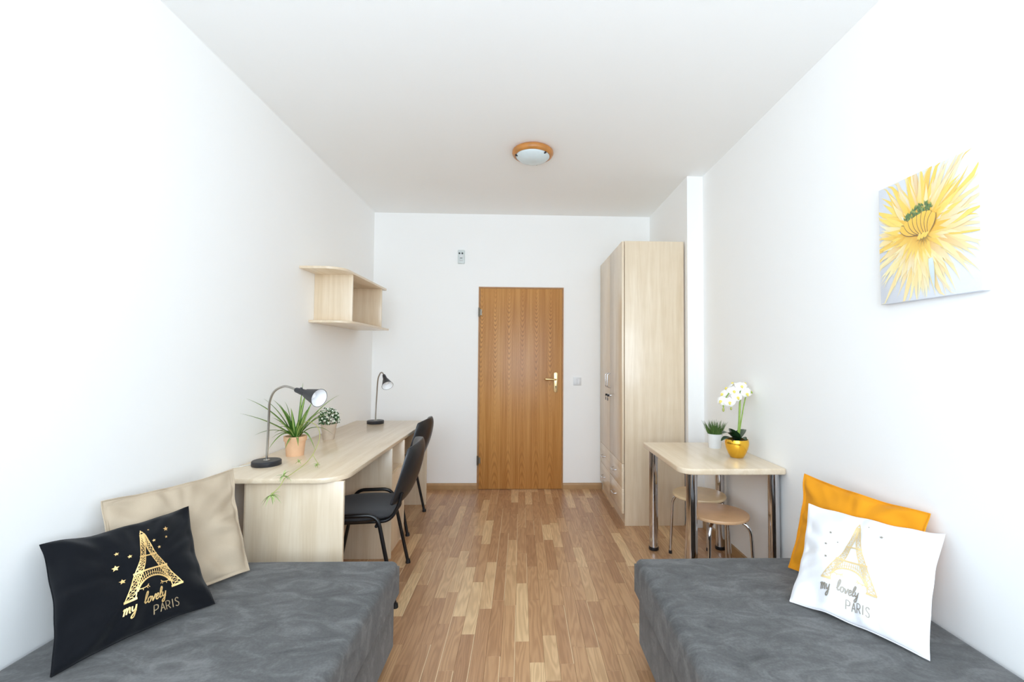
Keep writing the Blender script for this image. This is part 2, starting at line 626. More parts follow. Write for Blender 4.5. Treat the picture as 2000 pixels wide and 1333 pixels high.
def add_plank(mb, tones, x0, x1, y0, y1, tone):
    c = 0.0006
    b = len(mb.v)
    mb.v += [(x0, y0, -0.0065), (x1, y0, -0.0065), (x1, y1, -0.0065), (x0, y1, -0.0065),
             (x0, y0, -c), (x1, y0, -c), (x1, y1, -c), (x0, y1, -c),
             (x0 + c, y0 + c, 0), (x1 - c, y0 + c, 0), (x1 - c, y1 - c, 0), (x0 + c, y1 - c, 0)]
    mb.f += [tuple(b + i for i in q) for q in ((8, 9, 10, 11), (4, 5, 9, 8), (5, 6, 10, 9), (6, 7, 11, 10), (7, 4, 8, 11), (0, 1, 5, 4), (1, 2, 6, 5), (2, 3, 7, 6), (3, 0, 4, 7))]
    for k in range(12):
        x, y, _ = mb.v[b + k]
        mb.uv[b + k] = (x - x0, y - y0)
        tones[b + k] = tone


def plank_mesh(mb, tones, name):
    me = mb.mesh(name, 'plank')
    at = me.attributes.new('tone', 'FLOAT', 'POINT')
    for i in range(len(me.vertices)):
        at.data[i].value = tones.get(i, 0.5)
    return me


rnd = random.Random(11)
strips = []
ncol = int((XR - XL) / PW) + 1
for ci in range(ncol):
    x0 = XL + ci * PW
    x1 = min(x0 + PW - GAP, XR)
    if x1 - x0 < 0.01:
        continue
    ymax = YB if x1 < XJ + 0.02 else YJ
    y = YF
    first = rnd.uniform(0.08, 0.45)
    while y < ymax - 0.01:
        L = first if first else rnd.choice(LENS)
        first = None
        y1 = y + L
        if y1 > ymax - 0.09:
            y1 = ymax
        tone = rnd.choice(TONES[1:7] + TONES[2:6] + [TONES[0], TONES[7], TONES[8], TONES[9]])
        strips.append((x0, x1, y, y1 - GAP, tone))
        y = y1


def seen(s):
    cx, cy = (s[0] + s[1]) / 2, (s[2] + s[3]) / 2
    if s[3] < 1.28:
        return 0
    if cy < 2.0:
        ok = abs(cx) < 0.62
    elif cx < 0:
        ok = cx > -0.84 if cy < 4.1 else cx > -0.95
        if 2.2 < cy < 3.1 and cx > -1.1:
            ok = True
    else:
        ok = cx < (0.85 if cy > 3.55 else 1.4)
        if cy < 2.3 and cx > 0.7:
            ok = False
    return (s[3] - s[2]) * PW / (cy * cy * cy) if ok else 0


strips.sort(key=seen, reverse=True)
for i, s in enumerate(strips[:300]):
    L = s[3] - s[2]
    key = (round(L, 3), round(s[1] - s[0], 3), s[4])
    if key not in pcache:
        mb, tn = MB(), {}
        add_plank(mb, tn, 0, s[1] - s[0], 0, L, s[4])
        pcache[key] = plank_mesh(mb, tn, 'plank')
    p = bpy.data.objects.new('plank', pcache[key])
    COL.objects.link(p)
    p.parent = floor
    p.location = (s[0], s[2], 0)
mb, tn = MB(), {}
for s in strips[300:]:
    add_plank(mb, tn, *s)
rest = bpy.data.objects.new('remaining_planks', plank_mesh(mb, tn, 'remaining_planks'))
COL.objects.link(rest)
rest.parent = floor
rest['kind'] = 'stuff'

# baseboards
def baseboard(name, x0, x1, y0, y1):
    horiz = (x1 - x0) > (y1 - y0)
    b = MB()
    if horiz:
        b.add([(x, y, z) for x in (x0, x1) for y, z in ((y1, 0), (y0, 0), (y0, 0.042), (y0 + 0.006, 0.056), (y1, 0.060))],
              [(0, 1, 2, 3, 4), (9, 8, 7, 6, 5)] + [(i, 5 + i, 5 + (i + 1) % 5, (i + 1) % 5) for i in range(5)])
    else:
        b.box(x0, x1, y0, y1, 0, 0.060)
    return structure(b.build(name, 'baseboard'))


baseboard('baseboard_back', XL + 0.001, DX0 - 0.0005, YB - 0.018, YB)
baseboard('baseboard_back', DX1 + 0.0005, 0.815, YB - 0.018, YB)
baseboard('baseboard_right', XR - 0.016, XR, 2.06, YJ - 0.001)
baseboard('baseboard_left', XL, XL + 0.016, 2.10, 2.19)

# door
door = structure(MB().box(DX0 + 0.016, DX1 - 0.014, YB - 0.016, YB + 0.024, 0.0035, DH - 0.016).build('door_1', 'door', bevel=0.002),
                 'flush oak veneer door with brass lever handle in the back wall', 'door')
w = MB().box(DX0, DX0 + 0.013, YB - 0.008, YB + 0.1, 0, DH).box(DX1 - 0.012, DX1, YB - 0.008, YB + 0.1, 0, DH).box(DX0 + 0.013, DX1 - 0.012, YB - 0.008, YB + 0.1, DH - 0.013, DH)
w.build('door_frame', 'oak_trim', door)
MB().box(DX0, DX1, YB + 0.001, YB + T, -0.06, 0.001).build('threshold', 'oak_trim', door)
for z in (1.755, 0.285):
    h = MB().lathe([(0.0, -0.045), (0.009, -0.045), (0.009, 0.045), (0.0, 0.045)], (DX0 + 0.008, YB - 0.022, z), 14)
    h.box(DX0 + 0.008, DX0 + 0.034, YB - 0.0185, YB - 0.0155, z - 0.03, z + 0.03)
    h.build('hinge', 'steel_dark', door, smooth=True)
HX = 0.349
pts = []
for k in range(9):
    a = PI * k / 8
    pts.append((HX + 0.019 * math.cos(a), 1.143 + 0.019 * math.sin(a) * 0.8))
pts += [(HX - 0.019, 0.975)]
for k in range(9):
    a = PI + PI * k / 8
    pts.append((HX + 0.017 * math.cos(a), 0.972 + 0.017 * math.sin(a) * 0.8))
n = len(pts)
pl = MB()
pl.add([(x, YB - 0.016, z) for x, z in pts] + [(x, YB - 0.024, z) for x, z in pts],
       [tuple(range(n)), tuple(reversed(range(n, 2 * n)))] + [(i, n + i, n + (i + 1) % n, (i + 1) % n) for i in range(n)])
plate = pl.build('handle_plate', 'brass', door, bevel=0.0015)
lp = rounded([(HX, YB - 0.022, 1.088), (HX, YB - 0.064, 1.088), (HX - 0.112, YB - 0.062, 1.092)], 0.02)
lp = lp[:-1] + [lp[-2].lerp(lp[-1], t) for t in (0.3, 0.6, 0.85, 0.97, 1.0)]
lr = [0.008] * (len(lp) - 5) + [0.0095, 0.0125, 0.0125, 0.009, 0.004]
MB().tube(lp, lr, 14).build('lever', 'brass', plate, smooth=True)
k = MB().lathe([(0.0, 0.0), (0.0058, 0.0), (0.0058, 0.002), (0.0, 0.002)], (HX, YB - 0.0245, 1.018), 14, axis=(0, -1, 0))
k.box(HX - 0.0026, HX + 0.0026, YB - 0.0262, YB - 0.024, 0.998, 1.018)
k.build('keyhole', 'dark', plate)

# ------------------------------------------------------------------ wall fittings
t = thing('wall_sensor', 'small white wall sensor box with two dark eyes high above the left of the door', 'sensor', (-0.605, YB, 2.31))
MB().box(-0.033, 0.033, -0.03, 0, -0.068, 0.068).build('housing', 'pale_green_plastic', t, bevel=0.005)
for sx in (-1, 1):
    MB().lathe([(0, 0), (0.0085, 0), (0.0085, 0.004), (0, 0.005)], (sx * 0.0145 - 0.003, -0.0295, 0.032), 16, axis=(0, -1, 0)).build('eye', 'dark', t)
MB().box(-0.012, 0.012, -0.0315, -0.029, -0.018, -0.013).build('slot', 'dark', t)
MB().box(-0.018, 0.018, -0.0315, -0.029, -0.048, -0.034).build('grille', 'grey_plastic', t, bevel=0.001)
MB().box(-0.017, 0.017, -0.033, -0.029, -0.006, 0.018).build('cover', 'white_plastic', t, bevel=0.0015)

t = thing('light_switch', 'square white double light switch on the wall right of the door', 'switch', (0.566, YB, 1.068))
MB().box(-0.040, 0.040, -0.010, 0, -0.040, 0.040).build('plate', 'white_plastic', t, bevel=0.003)
for sx in (-1, 1):
    r = MB()
    x0, x1 = (-0.0295, -0.0008) if sx < 0 else (0.0008, 0.0295)
    r.add([(x0, -0.009, -0.029), (x1, -0.009, -0.029), (x1, -0.009, 0.029), (x0, -0.009, 0.029),
           (x0, -0.017, -0.029), (x1, -0.017, -0.029), (x1, -0.0125, 0.029), (x0, -0.0125, 0.029)],
          [(0, 1, 2, 3), (7, 6, 5, 4), (4, 5, 1, 0), (5, 6, 2, 1), (6, 7, 3, 2), (7, 4, 0, 3)])
    r.build('rocker', 'white_plastic', t, bevel=0.001)

# ceiling lamp
t = thing('ceiling_lamp', 'round flush ceiling lamp with pine ring and frosted glass dome', 'lamp', (0.071, 3.125, HC))
MB().lathe([(0.0, 0), (0.128, 0), (0.142, -0.012), (0.143, -0.026), (0.136, -0.040), (0.124, -0.046), (0.113, -0.042), (0.110, -0.03), (0.0, -0.03)], seg=56).build('wood_ring', 'pine', t, smooth=True)
MB().lathe([(0.117, -0.040), (0.117, -0.048), (0.108, -0.056), (0.09, -0.070), (0.06, -0.081), (0.03, -0.087), (0.0, -0.088)], seg=56).build('glass_dome', 'glass', t, smooth=True, angle=60)
for a in (75, 195, 315):
    a = math.radians(a)
    MB().box(-0.005, 0.005, -0.006, 0.012, -0.056, -0.044).build('clip', 'dark', t, bevel=0.001).matrix_local = Matrix.Translation((0.113 * math.cos(a), 0.113 * math.sin(a), 0)) @ Matrix.Rotation(a - PI / 2, 4, 'Z')

# ------------------------------------------------------------------ wardrobe
WX, WR, WY0, WY1, WH = 0.795, 1.290, 3.568, 4.553, 2.238
wo = (1.04, 4.06, 0)
t = thing('wardrobe', 'tall pale maple wardrobe with two doors over four drawers in the right corner', 'wardrobe', wo)
CX0 = WX + 0.0225
MB().box(CX0, WR, WY0, WY0 + 0.018, 0, WH).build('side_panel', 'lam_z', t, wo, bevel=0.0008)
MB().box(CX0, WR, WY1 - 0.018, WY1, 0, WH).build('side_panel', 'lam_z', t, wo, bevel=0.0008)
MB().box(CX0, WR, WY0 + 0.018, WY1 - 0.018, WH - 0.02, WH).build('top_panel', 'lam_y', t, wo)
MB().box(WR - 0.006, WR, WY0 + 0.018, WY1 - 0.018, 0.06, WH - 0.02).build('back_panel', 'lam_z', t, wo)
MB().box(CX0, WR - 0.006, WY0 + 0.018, WY1 - 0.018, 0.468, 0.484).build('divider_shelf', 'lam_y', t, wo)
MB().box(CX0 + 0.006, CX0 + 0.022, WY0 + 0.018, WY1 - 0.018, 0.0, 0.075).build('plinth', 'lam_y', t, wo)
WM = (WY0 + WY1) / 2
ZD, ZM, ZB = 0.478, 0.288, 0.094


def arch_handle(parent, x, y, z, ln, out, axis):
    if axis == 'z':
        P = [(x, y, z - ln / 2), (x - out, y, z - ln / 2 + 0.006), (x - out, y, z + ln / 2 - 0.006), (x, y, z + ln / 2)]
    else:
        P = [(x, y - ln / 2, z), (x - out, y - ln / 2 + 0.006, z - 0.006), (x - out, y + ln / 2 - 0.006, z - 0.006), (x, y + ln / 2, z)]
    return MB().tube(rounded(P, 0.022), 0.0042, 10).build('handle', 'chrome', parent, wo, smooth=True)


for y0, y1, hy in ((WY0 + 0.001, WM - 0.0015, WM - 0.045), (WM + 0.0015, WY1 - 0.001, WM + 0.045)):
    d = MB().box(WX, WX + 0.018, y0, y1, ZD + 0.0015, WH - 0.002).build('door', 'lam_z', t, wo, bevel=0.0008)
    arch_handle(d, WX + 0.001, hy, 1.105, 0.128, 0.032, 'z')
    lk = MB().lathe([(0, 0), (0.011, 0), (0.010, 0.008), (0.004, 0.009), (0.004, 0.016), (0, 0.016)], (WX + 0.0005, hy, 0.975), 16, axis=(-1, 0, 0))
    lk.build('lock', 'chrome', d, wo, smooth=True)
    ky = MB().box(WX - 0.032, WX - 0.012, hy - 0.002, hy + 0.002, 0.966, 0.984)
    ky.box(WX - 0.030, WX - 0.026, hy - 0.010, hy + 0.010, 0.93, 0.955)
    ky.tube([(WX - 0.03, hy, 0.968), (WX - 0.028, hy, 0.952)], 0.0015, 6)
    ky.build('key', 'black_metal', d, wo)
for y0, y1 in ((WY0 + 0.001, WM - 0.0015), (WM + 0.0015, WY1 - 0.001)):
    for z0, z1 in ((ZB, ZM - 0.0015), (ZM + 0.0015, ZD - 0.0015)):
        d = MB().box(WX, WX + 0.018, y0, y1, z0, z1).build('drawer', 'lam_y', t, wo, bevel=0.0008)
        arch_handle(d, WX + 0.001, (y0 + y1) / 2 + 0.02, (z0 + z1) / 2, 0.105, 0.026, 'y')

# ------------------------------------------------------------------ desk
def corner_outline(x0, x1, y0, y1, rad, n=10):
    """rectangle outline; rad = (x0y0, x1y0, x1y1, x0y1) corner radii"""
    out = []
    for (cx, cy, sx, sy, a0), r in zip(((x0, y0, 1, 1, PI), (x1, y0, -1, 1, 1.5 * PI), (x1, y1, -1, -1, 0), (x0, y1, 1, -1, 0.5 * PI)), rad):
        if r <= 0:
            out.append((cx, cy))
        else:
            for k in range(n + 1):
                a = a0 + PI / 2 * k / n
                out.append((cx + sx * r + r * math.cos(a), cy + sy * r + r * math.sin(a)))
    return out


DT = 0.730
do = (-1.15, 3.15, 0)
t = thing('desk', 'long pale maple desk with rounded corner along the left wall', 'desk', do)
MB().prism(corner_outline(XL + 0.004, -0.838, 2.200, 4.165, (0, 0.135, 0.05, 0)), DT - 0.024, DT).build('worktop', 'lam_y', t, do, bevel=0.0035)
MB().box(-1.305, -0.845, 2.238, 2.256, 0, DT - 0.024).build('end_panel', 'lam_z', t, do, bevel=0.0008)
MB().box(-1.305, -0.828, 4.100, 4.118, 0, DT - 0.024).build('end_panel', 'lam_z', t, do, bevel=0.0008)
MB().box(-1.305, -0.832, 3.020, 3.036, 0, DT - 0.024).build('cabinet_side', 'lam_z', t, do, bevel=0.0008)
MB().box(-1.305, -0.832, 3.330, 3.346, 0, DT - 0.024).build('cabinet_side', 'lam_z', t, do, bevel=0.0008)
MB().box(-1.305, -0.850, 3.036, 3.330, 0.525, 0.541).build('cabinet_shelf', 'lam_y', t, do)
MB().box(-1.305, -0.850, 3.036, 3.330, 0.05, 0.066).build('cabinet_floor', 'lam_y', t, do)
MB().box(-0.850, -0.834, 3.038, 3.328, 0.045, 0.531).build('cabinet_door', 'lam_z', t, do, bevel=0.0008)
MB().box(-0.872, -0.856, 3.036, 3.330, 0.0, 0.045).build('plinth', 'lam_y', t, do)
MB().box(-1.321, -1.305, 2.256, 4.100, 0.30, DT - 0.024).build('modesty_panel', 'lam_y', t, do)

# ------------------------------------------------------------------ wall shelf
so = (XL, 3.6, 1.73)
t = thing('wall_shelf', 'pale maple open wall shelf with overhanging boards above the desk', 'shelf', so)
MB().prism(corner_outline(XL + 0.001, -1.195, 3.055, 4.075, (0, 0.13, 0.015, 0)), 1.890, 1.907).build('top_board', 'lam_y', t, so, bevel=0.002)
MB().prism(corner_outline(XL + 0.001, -1.195, 3.205, 4.165, (0, 0.13, 0.015, 0)), 1.540, 1.557).build('bottom_board', 'lam_y', t, so, bevel=0.002)
MB().box(XL + 0.001, -1.207, 3.285, 3.301, 1.557, 1.890).build('side_panel', 'lam_z', t, so, bevel=0.0008)
MB().box(XL + 0.001, -1.207, 3.965, 3.981, 1.557, 1.890).build('side_panel', 'lam_z', t, so, bevel=0.0008)

# ------------------------------------------------------------------ dining table + stools
to = (1.14, 2.80, 0)
t = thing('side_table', 'small pale maple table on four chrome legs against the right wall', 'table', to)
MB().prism(corner_outline(0.853, XR - 0.003, 2.408, 3.175, (0.085, 0.022, 0.01, 0.02)), 0.688, 0.720).build('tabletop', 'lam_y', t, to, bevel=0.006, bseg=3)
for x, y in ((0.937, 2.485), (1.392, 2.485), (0.917, 3.135), (1.378, 3.135)):
    lg = MB().lathe([(0.0, 0.688), (0.030, 0.688), (0.030, 0.018), (0.0, 0.018)], (x, y, 0), 28).build('leg', 'chrome', t, to, smooth=True)
    MB().lathe([(0.0, 0.022), (0.0325, 0.022), (0.0335, 0.004), (0.031, 0.0), (0.0, 0.0)], (x, y, 0), 28).build('foot_cap', 'black_plastic', lg, to, smooth=True)


def make_stool(name, label, seat_mat):
    r = thing(name, label, 'stool', group='stools under the table')
    MB().lathe([(0, 0.412), (0.155, 0.412), (0.164, 0.416), (0.166, 0.424), (0.163, 0.431), (0.155, 0.433), (0, 0.433)], seg=56).build('seat', seat_mat, r, smooth=True)
    for k in range(4):
        a = PI / 4 + k * PI / 2 + 0.12
        d = Vector((math.cos(a), math.sin(a), 0))
        p = rounded([d * 0.02 + Vector((0, 0, 0.402)), d * 0.172 + Vector((0, 0, 0.402)), d * 0.192 + Vector((0, 0, 0.012))], 0.075, 8)
        lg = MB().tube(p, 0.0095, 12).build('leg', 'chrome', r, smooth=True)
        MB().lathe([(0, 0.02), (0.0115, 0.02), (0.0115, 0.0), (0, 0.0)], d * 0.1915, 14).build('foot_cap', 'black_plastic', lg)
    MB().lathe([(0, 0.408), (0.05, 0.408), (0.05, 0.412), (0, 0.412)], seg=24).build('mounting_plate', 'chrome', r)
    return r


s1 = make_stool('stool', 'round stool with reddish beech seat, nearer one under the table', 'beech')
s1.location = (1.132, 2.60, 0)
s2 = make_stool('stool', 'round stool with pale seat, farther one beside the wardrobe', 'pale_seat')
s2.location = (1.162, 2.955, 0)


# ------------------------------------------------------------------ chairs
def squircle(a, b, k=0.34):
    return a * math.sqrt(max(0, 1 - k * b * b)), b * math.sqrt(max(0, 1 - k * a * a))


def slab(fn, n=22, m=22):
    """closed slab from fn(a, b) -> (front point, back point), a,b in [-1,1]"""
    mb = MB()
    vs = []
    for side in (0, 1):
        for j in range(m + 1):
            for i in range(n + 1):
                vs.append(fn(-1 + 2 * i / n, -1 + 2 * j / m)[side])
    fs = []
    N = (n + 1) * (m + 1)
    for j in range(m):
        for i in range(n):
            a = j * (n + 1) + i
            fs.append((a, a + 1, a + n + 2, a + n + 1))
            fs.append((N + a, N + a + n + 1, N + a + n + 2, N + a + 1))
    ring = [i for i in range(n + 1)] + [j * (n + 1) + n for j in range(1, m + 1)] + [m * (n + 1) + i for i in range(n - 1, -1, -1)] + [j * (n + 1) for j in range(m - 1, 0, -1)]
    for q in range(len(ring)):
        a, b = ring[q], ring[(q + 1) % len(ring)]
        fs.append((a, N + a, N + b, b))
    mb.add(vs, fs)
    return mb


def make_chair(label):
    r = thing('desk_chair', label, 'chair', group='black chairs at the desk')

    def seat_fn(a, b):
        x, y = squircle(a, b)
        e = (1 - max(abs(a), abs(b)) ** 6)
        zt = 0.448 + 0.022 * e + 0.008 * y * y - 0.006 * (1 - x * x) * (1 - y * y)
        if x < -0.5:
            zt -= 0.03 * (x + 0.5) ** 2 * 2
        return ((-0.015 + x * 0.205, y * 0.228, zt), (-0.015 + x * 0.20, y * 0.222, 0.430 + 0.006 * (1 - e) - (0.03 * (x + 0.5) ** 2 * 2 if x < -0.5 else 0)))

    slab(seat_fn).build('seat', 'seat_fabric', r, smooth=True, angle=70)

    def shell_fn(a, b):
        x, y = squircle(a, b)
        z = 0.426 - (0.03 * (x + 0.5) ** 2 * 2 if x < -0.5 else 0)
        return ((-0.015 + x * 0.207, y * 0.229, z + 0.016), (-0.015 + x * 0.195, y * 0.215, z))

    slab(shell_fn, 14, 14).build('seat_shell', 'black_plastic', r, smooth=True, angle=70)

    def back_pt(a, b, off, grow=1.0):
        x, y = squircle(a, b, 0.22)
        w = 0.226 * (1 - 0.04 * (1 + y))
        zz = 0.658 + y * 0.168 * grow
        q = (zz - 0.49) / 0.336
        lean = 0.198 + 0.098 * q + 0.020 * math.sin(PI * min(1, max(0, q)))
        return Vector((lean - 0.060 * x * x + off, x * w * grow, zz))

    def back_fn(a, b):
        e = 1 - max(abs(a), abs(b)) ** 5
        return (back_pt(a, b, 0.002 - 0.034 * e), back_pt(a, b, 0.012))

    slab(back_fn).build('backrest', 'leatherette', r, smooth=True, angle=70)

    def bshell_fn(a, b):
        e = 1 - max(abs(a), abs(b)) ** 6
        return (back_pt(a, b, 0.008, 1.012), back_pt(a, b, 0.016 + 0.018 * e, 1.0))

    slab(bshell_fn).build('back_shell', 'black_plastic', r, smooth=True, angle=70)
    for s in (-1, 1):
        y0, y1 = s * 0.243, s * 0.262
        P = [(-0.205, y1, 0.010), (-0.115, y0, 0.473), (0.105, y0, 0.473), (0.205, y1, 0.010)]
        fr = MB().tube(rounded(P, 0.06, 8), 0.0105, 12).build('side_frame', 'black_metal', r, smooth=True)
        for x in (-0.206, 0.206):
            MB().lathe([(0, 0.022), (0.0125, 0.022), (0.016, 0.004), (0.0155, 0), (0, 0)], (x, y1, 0), 16).build('foot_cap', 'black_plastic', fr, smooth=True)
        P = [(-0.15, s * 0.19, 0.422), (0.16, s * 0.19, 0.422), (0.205, s * 0.19, 0.50), (0.222, s * 0.19, 0.57)]
        MB().tube(rounded(P, 0.06, 8), 0.0095, 12).build('back_support', 'black_metal', r, smooth=True)
    for x in (-0.11, 0.10):
        MB().tube([(x, -0.243, 0.415), (x, 0.243, 0.415)], 0.009, 10).build('crossbar', 'black_metal', r, smooth=True)
    return r


ch1 = make_chair('black desk chair with grey seat, nearer one beside the end panel')
ch1.location = (-0.880, 2.680, 0)
ch1.rotation_euler = (0, 0, 0.118)
ch2 = copy_thing(ch1, (-1.018, 3.668, 0), -0.02, 'black desk chair, farther one by the back wall, mostly behind the other')


# ------------------------------------------------------------------ sofa beds
def soft_box(mb, x0, x1, y0, y1, z0, z1, r, top=0.0, n=5, droop=0.0):
    """rounded box with a slightly crowned top, gridded"""
    NX, NY = 18, 28
    cx, cy = (x0 + x1) / 2, (y0 + y1) / 2

    def shell(u, v):
        # u,v in [0,1] over the top incl. rounded rim
        def ax(s, L):
            return min(s, L - s)
        X, Y = x0 + u * (x1 - x0), y0 + v * (y1 - y0)
        dx, dy = min(X - x0, x1 - X), min(Y - y0, y1 - Y)
        z = z1
        a = max(0, r - dx) / r
        b = max(0, r - dy) / r
        q = min(1.0, math.hypot(a, b))
        z -= r * (1 - math.sqrt(max(0, 1 - q * q)))
        z += top * (1 - ((X - cx) / (x1 - cx)) ** 2) * (1 - ((Y - cy) / (y1 - cy)) ** 4)
        return (X, Y, z)

    def knots(L, N):
        e = [0.0, 0.06, 0.14, 0.25, 0.4, 0.6, 0.8, 1.0]
        k = [r * q / L for q in e]
        mid = [k[-1] + (1 - 2 * k[-1]) * i / N for i in range(1, N)]
        return k + mid + [1 - q for q in reversed(k)]
    us, vs_ = knots(x1 - x0, NX), knots(y1 - y0, NY)
    V, Fc = [], []
    nu, nv = len(us), len(vs_)
    for v in vs_:
        for u in us:
            V.append(shell(u, v))
    for j in range(nv - 1):
        for i in range(nu - 1):
            a = j * nu + i
            Fc.append((a, a + 1, a + nu + 1, a + nu))
    ring = [i for i in range(nu)] + [j * nu + nu - 1 for j in range(1, nv)] + [(nv - 1) * nu + i for i in range(nu - 2, -1, -1)] + [j * nu for j in range(nv - 2, 0, -1)]
    o = len(V)
    for q in ring:
        x, y, z = V[q]
        V.append((x, y, z0))
    R = len(ring)
    for q in range(R):
        Fc.append((ring[q], o + q, o + (q + 1) % R, ring[(q + 1) % R]))
    Fc.append(tuple(o + q for q in range(R)))
    mb.add(V, Fc)
    return mb


def make_bed(name, label, x0, x1, aisle):
    cx = (x0 + x1) / 2
    og = (cx, 1.03, 0)
    t = thing(name, label, 'bed', og)
    mt = soft_box(MB(), x0, x1, 0.03, 2.050, 0.272, 0.420, 0.030, 0.012)
    # soft unevenness
    mt.v = [(x, y, z + (0.004 * noise.noise(Vector((x * 3, y * 3, 1))) if z > 0.3 else 0)) for x, y, z in mt.v]
    mt.build('mattress', 'suede', t, og, smooth=True, angle=50)
    i = 0.014
    MB().box(x0 + i, x1 - i, 0.05, 2.045 - i, 0.055, 0.272).build('base', 'suede', t, og, bevel=0.012, bseg=3)
    xs = x1 if aisle > 0 else x0
    MB().tube([(xs + (-0.004 if aisle > 0 else 0.004), 0.05, 0.2735), (xs + (-0.004 if aisle > 0 else 0.004), 2.01, 0.2735)], 0.0035, 8).build('seam_piping', 'suede', t, og, smooth=True)
    for x in (x0 + 0.09, x1 - 0.09):
        for y in (0.14, 1.92):
            MB().lathe([(0, 0.056), (0.026, 0.056), (0.020, 0.0), (0, 0)], (x, y, 0), 18).build('leg', 'black_plastic', t, og, smooth=True)
    return t


make_bed('sofa_bed', 'grey suede sofa bed on the left, under the black and beige pillows', XL + 0.006, -0.525, 1)
make_bed('sofa_bed', 'grey suede sofa bed on the right, under the white and mustard pillows', 0.512, XR - 0.006, -1)


# ------------------------------------------------------------------ pillows
class Pillow:
    """BL, BR, TR, TL seen from the front"""
    def __init__(self, bl, br, tr, tl, thick, seed, pinch=0.07, flange=0.0, wr=0.006, back=None):
        self.c = [Vector(p) for p in (bl, br, tr, tl)]
        self.n = ((self.c[1] - self.c[0]) + (self.c[2] - self.c[3])).cross((self.c[3] - self.c[0]) + (self.c[2] - self.c[1])).normalized()
        self.back = thick if back is None else back
        self.thick, self.seed, self.pinch, self.flange, self.wr = thick, seed, pinch, flange, wr

    def pt(self, u, v, side=1, lift=0.0):
        x, y = 2 * u - 1, 2 * v - 1
        sx = 1 - self.pinch * (1 - abs(y) ** 2.2)
        sy = 1 - self.pinch * (1 - abs(x) ** 2.2)
        U, Vv = 0.5 + 0.5 * x * sx, 0.5 + 0.5 * y * sy
        bl, br, tr, tl = self.c
        p = (bl * (1 - U) + br * U) * (1 - Vv) + (tl * (1 - U) + tr * U) * Vv
        fx = min(1, abs(x) / (1 - self.flange)) if self.flange else abs(x)
        fy = min(1, abs(y) / (1 - self.flange)) if self.flange else abs(y)
        puff = (max(0, 1 - fx ** 2) * max(0, 1 - fy ** 2)) ** 0.5
        edge = max(abs(x), abs(y))
        sd = Vector((self.seed * 3.1, side * 1.7, self.seed))
        nz = noise.noise(Vector((u * 3.2, v * 3.2, 0)) + sd) * 0.9
        # creases running in from the rim and the corners
        ang = math.atan2(y, x)
        cr = noise.noise(Vector((math.cos(ang) * 4.2, math.sin(ang) * 4.2, edge * 1.1)) + sd) * max(0, edge - 0.35) * 1.7
        w = self.wr * (nz + 1.5 * cr) * min(1, (1 - edge) * 9)
        rim = self.wr * 1.2 * noise.noise(Vector((u * 5, v * 5, 7)) + Vector((self.seed, 0, 0)))
        return p + self.n * (side * ((self.thick if side > 0 else self.back) * puff + w * (1 if side > 0 else 0.4) + lift + 0.0008) + rim)

    def build(self, name, label, mat, part='cover'):
        og = sum(self.c, Vector()) / 4
        og.z = min(p.z for p in self.c)
        self.og = tuple(og)
        t = thing(name, label, 'pillow', self.og)
        mb = MB()
        N = 64
        V, Fc = [], []
        ks = [0.5 - 0.5 * math.cos(PI * i / N) * (0.55 + 0.45 * abs(math.cos(PI * i / N))) for i in range(N + 1)]
        for side in (1, -1):
            for v in ks:
                for u in ks:
                    V.append(self.pt(u, v, side))
        K = (N + 1) ** 2
        for j in range(N):
            for i in range(N):
                a = j * (N + 1) + i
                Fc.append((a, a + 1, a + N + 2, a + N + 1))
                Fc.append((K + a, K + a + N + 1, K + a + N + 2, K + a + 1))
        ring = [i for i in range(N + 1)] + [j * (N + 1) + N for j in range(1, N + 1)] + [N * (N + 1) + i for i in range(N - 1, -1, -1)] + [j * (N + 1) for j in range(N - 1, 0, -1)]
        for q in range(len(ring)):
            a, b = ring[q], ring[(q + 1) % len(ring)]
            Fc.append((a, K + a, K + b, b))
        mb.add(V, Fc)
        mb.build(part, mat, t, self.og, smooth=True, angle=89)
        # sewn seam round the rim
        sm = []
        for k in range(120):
            s = k / 30
            u, v = ((s, 0), (1, s - 1), (3 - s, 1), (0, 4 - s))[int(s)]
            sm.append(self.pt(u, v, 1))
        sm.append(sm[0])
        MB().tube(sm, 0.0022, 6).build('seam', mat, t, self.og, smooth=True)
        self.root = t
        return t

    def strokes(self, name, polys, mat, lift=0.0022):
        """flat print: polys = [(points in uv, width in uv)]"""
        mb = MB()
        for pts, wd in polys:
            P = []
            for a, b in zip(pts[:-1], pts[1:]):
                d = math.hypot(b[0] - a[0], b[1] - a[1])
                k = max(1, int(d / 0.012))
                P += [(a[0] + (b[0] - a[0]) * i / k, a[1] + (b[1] - a[1]) * i / k) for i in range(k)]
            P.append(pts[-1])
            n = len(P)
            base = len(mb.v)
            for i in range(n):
                tx, ty = P[min(i + 1, n - 1)][0] - P[max(i - 1, 0)][0], P[min(i + 1, n - 1)][1] - P[max(i - 1, 0)][1]
                L = math.hypot(tx, ty) or 1
                w_ = wd(i / max(1, n - 1)) if callable(wd) else wd
                nx, ny = -ty / L * w_ / 2, tx / L * w_ / 2
                mb.v.append(tuple(self.pt(P[i][0] + nx, P[i][1] + ny, 1, lift)))
                mb.v.append(tuple(self.pt(P[i][0] - nx, P[i][1] - ny, 1, lift)))
            for i in range(n - 1):
                a = base + 2 * i
                mb.f.append((a, a + 1, a + 3, a + 2))
        return mb.build(name, mat, self.root, self.og)

    def polygon(self, name, pts, c, mat, lift=0.0024):
        mb = MB()
        mb.v.append(tuple(self.pt(c[0], c[1], 1, lift)))
        for p in pts:
            mb.v.append(tuple(self.pt(p[0], p[1], 1, lift)))
        n = len(pts)
        mb.f += [(0, 1 + i, 1 + (i + 1) % n) for i in range(n)]
        return mb.build(name, mat, self.root, self.og)


